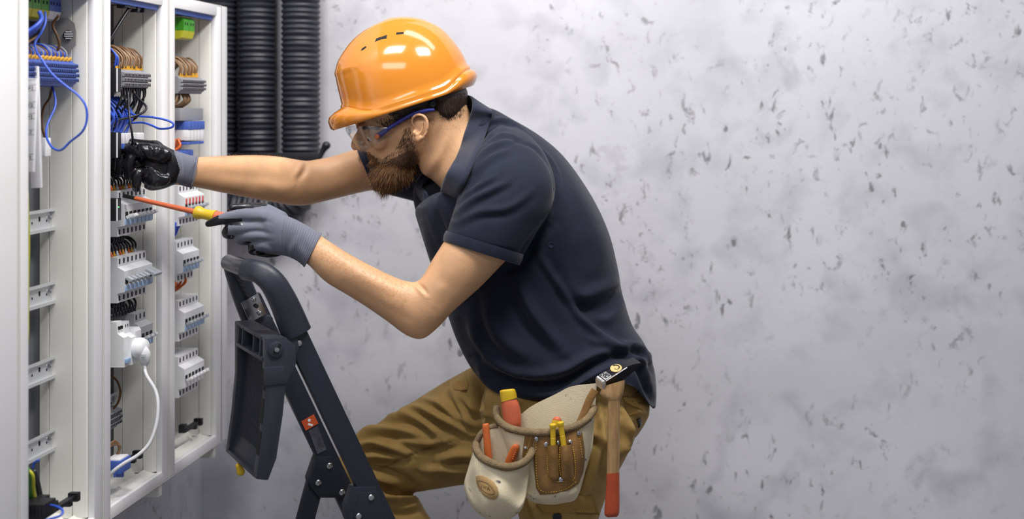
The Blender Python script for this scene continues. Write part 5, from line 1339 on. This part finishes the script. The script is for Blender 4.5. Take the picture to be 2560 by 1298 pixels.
# folded tray / platform
tr_n, tr_f = .003, .452
def tp(px, py, s): return onplane(px, py, s)
def solid(name, pts0, s0, s1, m, parent, bev=.002):
    return plate_px(pts0, s0, s1-s0, m, name, parent, bev)
tray = plate_px([(664, 846), (712, 842), (741, 866), (741, 912), (715, 966), (708, 1038), (692, 1147), (671, 1202), (640, 1199), (655, 1085), (664, 985)], -.036, .022, M_LADP, 'tray', lad, .003)
def tcorner(px, py): return onplane(px, py, -.036)
tA, tB, tC, tD = tcorner(664, 850), tcorner(650, 1080), tcorner(636, 1150), tcorner(632, 1196)
WID = .222
def sub(name, build, m=M_LADP, p=None): b = MB(); build(b); return b.build(name, m, p or tray, 35, fix=True)
def spoly(poly, s0, s1, name, m=M_LADP, bev=.0015, par_=None):
    f = [onplane(x, y, -.036)+u_*s0 for x, y in poly]; n = len(f); bm = bmesh.new()
    a = [bm.verts.new(p) for p in f]; c = [bm.verts.new(p+u_*(s1-s0)) for p in f]
    bm.faces.new(a); bm.faces.new(c[::-1])
    for i in range(n): bm.faces.new((a[(i+1) % n], a[i], c[i], c[(i+1) % n]))
    bmesh.ops.recalc_face_normals(bm, faces=bm.faces[:])
    if bev: bmesh.ops.bevel(bm, geom=bm.edges[:], offset=bev, segments=2, affect='EDGES', profile=.6)
    me = bpy.data.meshes.new(name); bm.to_mesh(me); bm.free(); return link(name, me, m, par_ or tray, 35)
spoly([(690, 850), (705, 850), (700, 960), (690, 1060), (678, 1150), (668, 1198), (645, 1198), (662, 1150), (676, 1060), (684, 960)], .018, WID-.018, 'tread_plate')
spoly([(664, 846), (712, 842), (712, 853), (666, 858)], .018, WID-.016, 'top_wall')
spoly([(661, 899), (700, 896), (700, 905), (661, 909)], .018, WID-.016, 'cross_wall')
spoly([(640, 1188), (671, 1192), (671, 1203), (640, 1199)], .016, WID-.016, 'bottom_wall')
spoly([(664, 846), (712, 842), (735, 866), (735, 912), (715, 966), (708, 1038), (692, 1147), (671, 1202), (640, 1199), (655, 1085), (664, 985)], WID-.020, WID, 'side_wall')
for f in (.16, .36, .72, .86):
    spoly([(664, 850), (700, 848), (699, 900), (662, 903)], WID*f, WID*f+.006, 'rib')
for k in range(12):
    spoly([(686, 862), (694, 862), (692, 894), (684, 894)], WID*(.40+.024*k), WID*(.40+.024*k)+.0022, 'ridge', bev=0)
for k in range(26):
    spoly([(684-.0*k, 915), (694, 915), (684, 1040), (668, 1140), (662, 1140), (674, 1040)], WID*(.12+.030*k), WID*(.12+.030*k)+.0022, 'ridge', bev=0)
for q4 in ([(663.2, 925), (668, 925), (667, 978), (662.4, 978)], [(661, 1000), (665, 1000), (659, 1062), (655.4, 1062)], [(653.4, 1082), (658, 1082), (650, 1140), (646, 1140)]):
    spoly(q4, .0035, .0185, 'grip_hole', M_DARK, 0)
plate_px([(661, 920), (711, 916), (716, 960), (664, 965)], -.0385, .006, M_LADP, 'raised_panel', tray, .0015)
b = MB(); c_ = onplane(690, 874, -.037); b.lathe([(.0142, 0), (.0142, .0022), (.0125, .0030), (.0001, .0030)], c_, -u_, 32); kn = b.build('pivot_disc', M_LADP, tray, 50)
b = MB(); bar_or(b, c_-u_*.0032+Vector((-.006, -.003, -.009)), c_-u_*.0032+Vector((.006, .003, .009)), .0008, .0045, u_, 0); b.build('slot', M_DARK, kn, 30)
b = MB(); b.lathe([(.0046, .002), (.0040, .006), (.0001, .0068)], c_, -u_, 16); b.build('rivet', M_STEEL, kn, 50)
b = MB(); b.caps([onplane(597, 1166, .10), onplane(602, 1180, .10)], [.006, .0075], 10, 3); b.build('lock_tab', M_YEL, lad, 60)
plate_px([(700, 846), (744, 838), (748, 872), (735, 905), (715, 905)], -.016, .008, M_LADP, 'pivot_bracket', lad, .002)
plate_px([(632, 800), (676, 788), (684, 796), (682, 826), (640, 830)], .232, .012, M_LADP, 'pivot_bracket', lad, .003)

# ------------------------------------------------------------------ tool pouch
M_CANV = mat('natural_canvas', (222, 210, 180), .85, bump=.3, bscale=600, var=.08, vscale=12, spots=(38, .655, .70, (92, 90, 92)), spec=.25)
M_SUEDE = mat('grey_brown_suede', (128, 110, 84), .95, bump=.8, bscale=420, var=.16, vscale=90, spec=.15)
M_LEATH = mat('brown_leather', (134, 98, 52), .6, bump=.35, bscale=160, var=.20, vscale=26)
M_LEATH2 = mat('tan_embossed_leather', (168, 136, 88), .6, bump=.2, bscale=200, var=.1, vscale=30)
pouch = thing('tool_pouch', P(1380, 1250, 2.39), 'cream canvas tool pouch with brown leather panel hanging at the hip', 'tool pouch')
def bag(top, bot, Ye, bulge, th=.003, nu=40, nv=26, low=.3, p=.6, sag=None):
    T = catmull(top, 10); B = catmull(bot, 10)
    def samp_(C, u):
        s_ = np.linalg.norm(np.diff(C, axis=0), axis=1); cum = np.concatenate([[0], np.cumsum(s_)])/s_.sum()
        return np.array([np.interp(u, cum, C[:, 0]), np.interp(u, cum, C[:, 1])])
    out = []; inn = []
    for j in range(nv+1):
        v = j/nv; ro, ri = [], []
        for i in range(nu+1):
            u = i/nu; q = samp_(T, u)*(1-v)+samp_(B, u)*v
            dep = bulge*math.sin(math.pi*min(1, max(0, u)))**p*(1-low*v**3)*(1 if v < .9 else math.sqrt(max(0, 1-((v-.9)/.1)**2))*.75+.25)
            if sag: dep += sag(u, v)
            ro.append(P(q[0], q[1], Ye-dep)); ri.append(P(q[0], q[1], Ye-max(dep-th, -.001)))
        out.append(ro); inn.append(ri)
    b = MB(); vs = []; idx = {}
    for k, G in enumerate((out, inn)):
        for j in range(nv+1):
            for i in range(nu+1): idx[(k, j, i)] = len(vs); vs.append(G[j][i])
    fs = []
    for j in range(nv):
        for i in range(nu):
            fs.append((idx[0, j, i], idx[0, j, i+1], idx[0, j+1, i+1], idx[0, j+1, i])); fs.append((idx[1, j, i], idx[1, j+1, i], idx[1, j+1, i+1], idx[1, j, i+1]))
    for i in range(nu):
        fs.append((idx[0, 0, i+1], idx[0, 0, i], idx[1, 0, i], idx[1, 0, i+1])); fs.append((idx[0, nv, i], idx[0, nv, i+1], idx[1, nv, i+1], idx[1, nv, i]))
    for j in range(nv):
        fs.append((idx[0, j, 0], idx[0, j+1, 0], idx[1, j+1, 0], idx[1, j, 0])); fs.append((idx[0, j+1, nu], idx[0, j, nu], idx[1, j, nu], idx[1, j+1, nu]))
    b.add(vs, fs); return b, out
def rim(row_, r, name, parent, m=M_SUEDE):
    b = MB(); b.tube([p+Vector((0, 0, -.001)) for p in row_], r, 12); return b.build(name, m, parent, 180)
# back panel
b, _ = bag([(1298, 1040), (1330, 1015), (1390, 985), (1430, 966), (1492, 958)], [(1250, 1150), (1300, 1200), (1380, 1220), (1450, 1200), (1482, 1120)], 2.428, .010, .004, low=0, p=.5)
b.build('back_panel', M_CANV, pouch, 60, fix=True)
b = MB(); b.tube([P(1488, 975, 2.414), P(1474, 1000, 2.412), P(1462, 1030, 2.410), P(1450, 1058, 2.406)], .0075, 12, 6, flat=.25); stp = b.build('side_strap', M_LEATH, pouch, 60)
sag1 = lambda u, v: 1.7*(.006*math.sin(9*u+4*v)+.003*math.sin(17*u-9*v))*v*(1-u)*u*4
bm1, r1 = bag([(1240, 1020), (1246, 1048), (1275, 1070), (1330, 1080), (1390, 1078), (1440, 1064), (1470, 1045), (1486, 1020)], [(1262, 1150), (1290, 1200), (1320, 1250), (1370, 1262), (1410, 1258), (1440, 1248), (1458, 1200), (1476, 1120)], 2.425, .055, .003, sag=sag1)
mp_ = bm1.build('main_pocket', M_CANV, pouch, 60, fix=True); rim(r1[0], .0072, 'suede_rim', mp_); pb = BVHTree.FromPolygons([Vector(v) for v in bm1.v], bm1.f)
stitch(pb, [(1262, 1078), (1330, 1092), (1400, 1090), (1460, 1068)], 'stitching', mp_, M_THREAD, 6, 4, .0005, .001)
# leather panel with pen sleeves
b = MB(); patch(b, pb, [(1336, 1098), (1340, 1086), (1390, 1080), (1446, 1074), (1454, 1082), (1459, 1120), (1460, 1150), (1456, 1180), (1444, 1210), (1420, 1226), (1385, 1234), (1352, 1236), (1342, 1220), (1336, 1170), (1333, 1130)], .0032, .0006, 6, .002)
lpnl = b.build('leather_panel', M_LEATH, pouch, 50, fix=True); lb = bvh_of(lpnl.data)
stitch(lb, [(1341, 1104), (1340, 1150), (1344, 1205), (1352, 1226), (1380, 1230), (1415, 1222), (1440, 1204)], 'stitching', lpnl, M_THREAD, 6.5, 4.2, .0007, .0007)
stitch(lb, [(1447, 1090), (1452, 1120), (1456, 1148)], 'stitching', lpnl, M_THREAD, 6.5, 4.2, .0007, .0007)
for x0, x1, x2, x3 in ((1366, 1397, 1370, 1400), (1398, 1430, 1401, 1436)):
    bs, rs_ = bag([(x0, 1112), ((x0+x1)/2, 1114), (x1, 1110)], [(x2, 1196), ((x2+x3)/2, 1206), (x3, 1198)], 2.425, .0165, .002, 16, 20, .5, .5)
    # lay the sleeve on the panel
    mvs = []
    for v in bs.v:
        s_ = scr(v); l, n = cast(lb, *s_)
        if l is None: l = Vector((0, 2.37, 0))
        mvs.append((v[0], v[1]-(2.425-l.y)+.001, v[2]) if False else tuple(P(s_[0], s_[1], v[1]-(2.425-l.y)+.0005)))
    bs.v = mvs; sl = bs.build('pen_sleeve', M_LEATH, pouch, 60, fix=True)
stitch(lb, [(1370, 1118), (1369, 1160), (1374, 1196), (1385, 1204), (1402, 1204), (1425, 1202), (1436, 1190), (1436, 1150), (1430, 1115)], 'stitching', lpnl, M_THREAD, 5.5, 3.8, .0008, .0022)
stitch(lb, [(1399, 1118), (1400, 1160), (1402, 1192)], 'stitching', lpnl, M_THREAD, 5.5, 3.8, .0008, .006)
def prv(bv_, x, y, r=.0043, off=0, parent=None):
    l, n = cast(bv_, x, y)
    if l is None: return
    b = MB(); b.lathe([(r, off-.001), (r, off+.0012), (r*.6, off+.0022), (.0001, off+.0025)], l, n, 16); b.build('rivet', M_STEEL, parent or pouch, 50)
for x, y in ((1342, 1097), (1446, 1083), (1366, 1111), (1396, 1107), (1425, 1106), (1402, 1199)): prv(lb, x, y, .0042, .0015, lpnl)
# hanging leather strap
b = MB(); patch(b, pb, [(1314, 1083), (1336, 1087), (1334, 1100), (1328, 1130), (1318, 1145), (1306, 1142), (1308, 1120)], .003, .0006, 4, .002); hs = b.build('leather_tab', M_LEATH, pouch, 50, fix=True); hsb = bvh_of(hs.data)
stitch(hsb, [(1328, 1090), (1322, 1115), (1314, 1138)], 'stitching', hs, M_THREAD, 5.5, 3.6, .0006, .0007); prv(hsb, 1314, 1121, .0036, 0, hs)
# side pocket
b, _ = bag([(1192, 1110), (1208, 1084), (1232, 1070), (1262, 1066), (1300, 1084), (1326, 1112)], [(1200, 1180), (1230, 1200), (1260, 1210), (1290, 1200), (1310, 1180), (1322, 1160)], 2.402, .004, .003, low=0)
bp_ = b.build('pocket_back', M_CANV, pouch, 60, fix=True)
b = MB(); b.tube([P(1190, 1108, 2.40), P(1204, 1084, 2.402), P(1226, 1070, 2.404), P(1246, 1064, 2.402)], .006, 10, 5); b.build('suede_rim', M_SUEDE, bp_, 180)
sag2 = lambda u, v: 1.9*(.008*math.sin(7*u-5*v+1)+.006*math.sin(13*u+3*v)+.003*math.sin(24*u-10*v))*v*u*(1-u)*3.5
bm2, r2 = bag([(1189, 1108), (1192, 1126), (1206, 1144), (1232, 1158), (1264, 1166), (1292, 1163), (1316, 1150), (1330, 1128), (1331, 1108)], [(1172, 1165), (1160, 1215), (1176, 1262), (1203, 1290), (1240, 1304), (1270, 1300), (1295, 1285), (1312, 1255), (1322, 1190)], 2.400, .060, .003, sag=sag2)
sp_ = bm2.build('side_pocket', M_CANV, pouch, 60, fix=True); rim(r2[0], .0072, 'suede_rim', sp_); p2 = BVHTree.FromPolygons([Vector(v) for v in bm2.v], bm2.f)
stitch(p2, [(1208, 1156), (1240, 1172), (1275, 1178), (1318, 1162)], 'stitching', sp_, M_THREAD, 6, 4, .0005, .001)
stitch(p2, [(1196, 1150), (1200, 1200), (1206, 1250), (1214, 1288)], 'seam', sp_, M_CANV, 3, 3.2, .0009, .0005)
ov = [(1191, 1191), (1198, 1189), (1208, 1190), (1222, 1197), (1235, 1206), (1244, 1220), (1247, 1232), (1244, 1243), (1236, 1248), (1224, 1247), (1211, 1239), (1200, 1225), (1193, 1208)]
b = MB(); patch(b, p2, ov, .0028, .0004, 5, .002); ovo = b.build('oval_patch', M_LEATH2, pouch, 60, fix=True); ob = bvh_of(ovo.data)
M_EMB = mat('embossed_leather_mark', (96, 72, 46), .7)
def line_on(bv_, pts, r, name, parent, m, off=.0001, sm=True):
    b = MB(); q = catmull(pts, 6) if sm and len(pts) > 2 else pts; q = [p for p in cast_pts(bv_, q, off)]; b.tube(q, r, 6); return b.build(name, m, parent, 180)
line_on(ob, [(1194, 1202), (1206, 1204), (1222, 1212), (1234, 1226), (1236, 1234), (1226, 1236), (1212, 1230), (1200, 1218), (1194, 1205)], .0005, 'embossed_ring', ovo, M_EMB)
b = MB()
for strokes, ox, oy in (([[(0, 0), (0, 9)]], 1204, 1211), ([[(0, 0), (2, 9), (4, 3), (6.5, 10), (8, 2.5)]], 1208, 1212.5), ([[(0, 9), (3, 0), (6.5, 11)], [(1.2, 6), (5, 7.2)]], 1218, 1216)):
    for st_ in strokes: b.tube(cast_pts(ob, [(ox+x, oy+y) for x, y in st_], .0001), .00062, 5)
b.build('embossed_letters', M_EMB, ovo, 180)

# ------------------------------------------------------------------ tools in the pouch
t = thing('screwdriver', P(1278, 1062, 2.405), 'orange screwdriver with yellow handle end, standing in the pouch', 'screwdriver')
b = MB(); pxloft(b, [(1264, 1084, 1298, 1082, 2.406, .012), (1263, 1066, 1303, 1062, 2.402, .0145), (1257, 1040, 1302, 1034, 2.402, .0155), (1254, 1015, 1298, 1012, 2.402, .0150), (1254, 1001, 1291, 998, 2.402, .0135)], 32, 6, 2.4); b.build('grip', M_ORG, t, 60)
b = MB(); pxloft(b, [(1253.5, 1006, 1292.5, 995, 2.402, .0142), (1250.5, 986, 1290.5, 984, 2.402, .0140), (1250, 978, 1287, 974, 2.402, .0128), (1257, 974.5, 1281, 972, 2.402, .008)], 32, 4, 2.8); b.build('handle_end', M_YEL, t, 60)
t = thing('screwdriver', P(1390, 1062, 2.40), 'screwdriver whose small orange and yellow handle end peeps over the pouch rim', 'screwdriver')
b = MB(); pxloft(b, [(1378, 1085, 1404, 1085, 2.395, .010), (1378, 1062, 1405, 1062, 2.395, .0105), (1381, 1050, 1405, 1052, 2.395, .0095)], 24, 4); b.build('handle', M_YEL, t, 60)
b = MB(); pxloft(b, [(1381, 1052, 1405, 1053, 2.395, .0097), (1383, 1046, 1403, 1048, 2.395, .0085), (1388, 1042, 1399, 1043, 2.395, .005)], 24, 4); b.build('handle_end', M_ORG, t, 60)
def yb(a, c, Y, r, label):
    t = thing('test_probe', P(*c, Y), label, 'test probe')
    A_, C_ = P(*a, Y), P(*c, Y); d = C_-A_; Ld = d.length
    b = MB(); b.lathe([(.0001, 0), (r*.9, .0004), (r*1.28, .002), (r*1.3, .005), (r*1.08, .0085), (r, .010), (r, .024), (r*.9, .0245), (r*.9, .0255), (r*1.02, .026), (r, Ld*.8), (r*.9, Ld*1.6)], A_, d, 20); b.build('body', M_YEL, t, 40); return t
l0, _n = cast(lb, 1385, 1150)
yp = l0.y-.0078
yb((1382, 1059), (1383, 1112), yp, .0050, 'yellow probe in the left sleeve of the leather panel')
yb((1401, 1054), (1409, 1111), yp, .0050, 'yellow probe leaning in the right sleeve of the leather panel')
t = thing('pliers', P(1235, 1150, 2.39), 'pliers with two orange handles standing in the side pocket', 'pliers')
b = MB(); pxloft(b, [(1213, 1160, 1231, 1160, 2.385, .006), (1211, 1130, 1229, 1128, 2.385, .0065), (1208, 1090, 1225, 1086, 2.385, .0065), (1206, 1068, 1223, 1064, 2.385, .006), (1207, 1060, 1221, 1058, 2.385, .004)], 20, 5, 2.6); b.build('handle', M_ORG2, t, 60)
b = MB(); pxloft(b, [(1258, 1175, 1278, 1178, 2.382, .006), (1264, 1150, 1286, 1154, 2.380, .0065), (1272, 1130, 1293, 1136, 2.378, .0065), (1280, 1115, 1298, 1122, 2.376, .006), (1287, 1110, 1298, 1113, 2.376, .0045)], 20, 5, 2.6)
for k in range(6): b.caps([P(1286.5-k*1.9+10, 1124+k*5.2, 2.377), P(1286-k*1.9+5.5, 1121.5+k*5.2, 2.372)], .0014, 6, 0)
b.build('handle', M_ORG2, t, 60)
b = MB(); b.tube([P(1224, 1165, 2.388), P(1240, 1192, 2.387), P(1262, 1178, 2.386)], .004, 8, 4); b.ball(P(1242, 1196, 2.387), (.010, .005, .010)); b.build('jaws', M_DSTEEL, t, 60)

# ------------------------------------------------------------------ hammer
M_BSTEEL = mat('blackened_hammer_steel', (30, 30, 36), .28, .7, bump=.1, bscale=200)
M_FACE = mat('worn_steel_face', (196, 192, 190), .32, .95, bump=.4, bscale=260)
M_WOOD = mat('ash_handle_wood', (176, 142, 98), .55, bump=.15, bscale=120, rgb2=(150, 116, 76), vscale=30, stretch=(6, 6, .7))
M_PAINT = mat('orange_red_handle_paint', (172, 72, 38), .5, var=.06, vscale=40)
ham = thing('hammer', P(1530, 1250, 2.36), 'hammer with black steel head and orange ended wooden handle hanging behind the pouch', 'hammer')
Bp = P(1508.5, 958, 2.335); aw = Vector((-.0178, .0165, .009)).normalized(); ah = Vector((0, -.011, .0185)).normalized()
aa = aw.cross(ah).normalized()
if aa.x < 0: aa = -aa
ah = aa.cross(aw).normalized()
if ah.z < 0: ah = -ah
WW, HH_ = .026, .0225
def hring(s_, x0, x1, z0, z1, c=.003):
    o = Bp+aa*s_
    pts = [(x0+c, z0), (x1-c, z0), (x1, z0+c), (x1, z1-c), (x1-c, z1), (x0+c, z1), (x0, z1-c), (x0, z0+c)]
    return [o+aw*x+ah*z for x, z in pts]
b = MB(); b.loft([hring(.0055, 0, WW, -HH_, 0), hring(.020, .0008, WW-.0008, -HH_-.0005, -.0003), hring(.032, .001, WW-.001, -HH_-.002, 0), hring(.052, .001, WW-.001, -HH_-.003, 0), hring(.064, .001, WW-.001, -HH_-.001, -.0015), hring(.078, .001, WW-.001, -.0195, -.0050), hring(.0925, .001, WW-.001, -.0135, -.0098, .0009)])
hd = b.build('head', M_BSTEEL, ham, 30, fix=True)
b = MB(); b.loft([hring(0, .0025, WW-.0025, -HH_+.0025, -.0025, .003), hring(.0022, .0003, WW-.0003, -HH_+.0003, -.0003, .0035), hring(.0056, 0, WW, -HH_, 0)]); b.build('striking_face', M_FACE, ham, 30, fix=True)
# bright ground edge along the top, stamp and round emblem on the top face
b = MB(); bar_or(b, Bp+aa*.006+aw*.0008+ah*.0001, Bp+aa*.058+aw*.0012+ah*.0007, .0022, .0008, aw, 0); b.build('ground_edge', M_FACE, hd, 30)
R_ = Matrix((aa, aw, ah)).transposed()
b = MB(); b.box(Bp+aa*.0155+aw*.013+ah*.0001, (.015, .018, .0009), .0002, R_); st_ = b.build('stamp', M_FACE, hd, 30)
b = MB(); rq = random.Random(5)
b.box(Bp+aa*.0155+aw*.013+ah*.00045, (.0125, .0155, .0006), 0, R_); b.build('stamp_recess', M_BSTEEL, st_, 30)
b = MB()
for k in range(26): b.box(Bp+aa*(.0105+rq.random()*.010)+aw*(.0065+rq.random()*.013)+ah*.0008, (.0018, .0009, .0004), 0, R_ @ Matrix.Rotation(rq.uniform(0, 3), 3, 'Z'))
b.build('stamp_relief', M_FACE, st_, 30)
b = MB(); b.lathe([(.0108, 0), (.0108, .0009), (.0001, .0009)], Bp+aa*.042+aw*.014+ah*.0004, ah, 32); em_ = b.build('emblem', mat('gold_emblem', (214, 178, 112), .4), hd, 40)
b = MB(); cc = Bp+aa*.042+aw*.014+ah*.0014; pts = []
for k in range(28):
    a = 2.6+k/27*5.2; r = .0025+.0066*(k/27)**1.2; pts.append(cc+aa*math.cos(a)*r+aw*math.sin(a)*r)
b.tube(pts, [.0006+.0016*(k/27)**2 for k in range(28)], 6, flat=.35); b.build('emblem_spiral', M_DARK, em_, 60)
YH = 2.352
b = MB(); pxloft(b, [(1508, 966, 1562, 950, YH, .010), (1500, 984, 1561, 966, YH, .0115), (1508, 994, 1557, 985, YH, .0125), (1519, 1001, 1552, 997, YH, .0122), (1520, 1010, 1550, 1008, YH, .0115), (1519, 1060, 1549, 1060, YH, .012), (1518, 1120, 1549, 1120, YH, .0125), (1517, 1186, 1548, 1183, YH, .0125)], 32, 6, 2.5)
hw = b.build('handle', M_WOOD, ham, 60)
b = MB(); pxloft(b, [(1516.5, 1185, 1548.5, 1182, YH, .0128), (1514.5, 1230, 1549, 1228, YH, .0132), (1511.5, 1270, 1549, 1268, YH, .014), (1512, 1288, 1547, 1286, YH, .0135), (1519, 1294, 1542, 1293, YH, .009)], 32, 6, 2.5); b.build('painted_end', M_PAINT, ham, 60)
# belt loop that carries the hammer
b = MB(); b.tube([P(1497, 1000, 2.40), P(1505, 1016, 2.37), P(1534, 1026, 2.333), P(1560, 1016, 2.37), P(1568, 1000, 2.42)], .007, 10, 6, flat=.3)
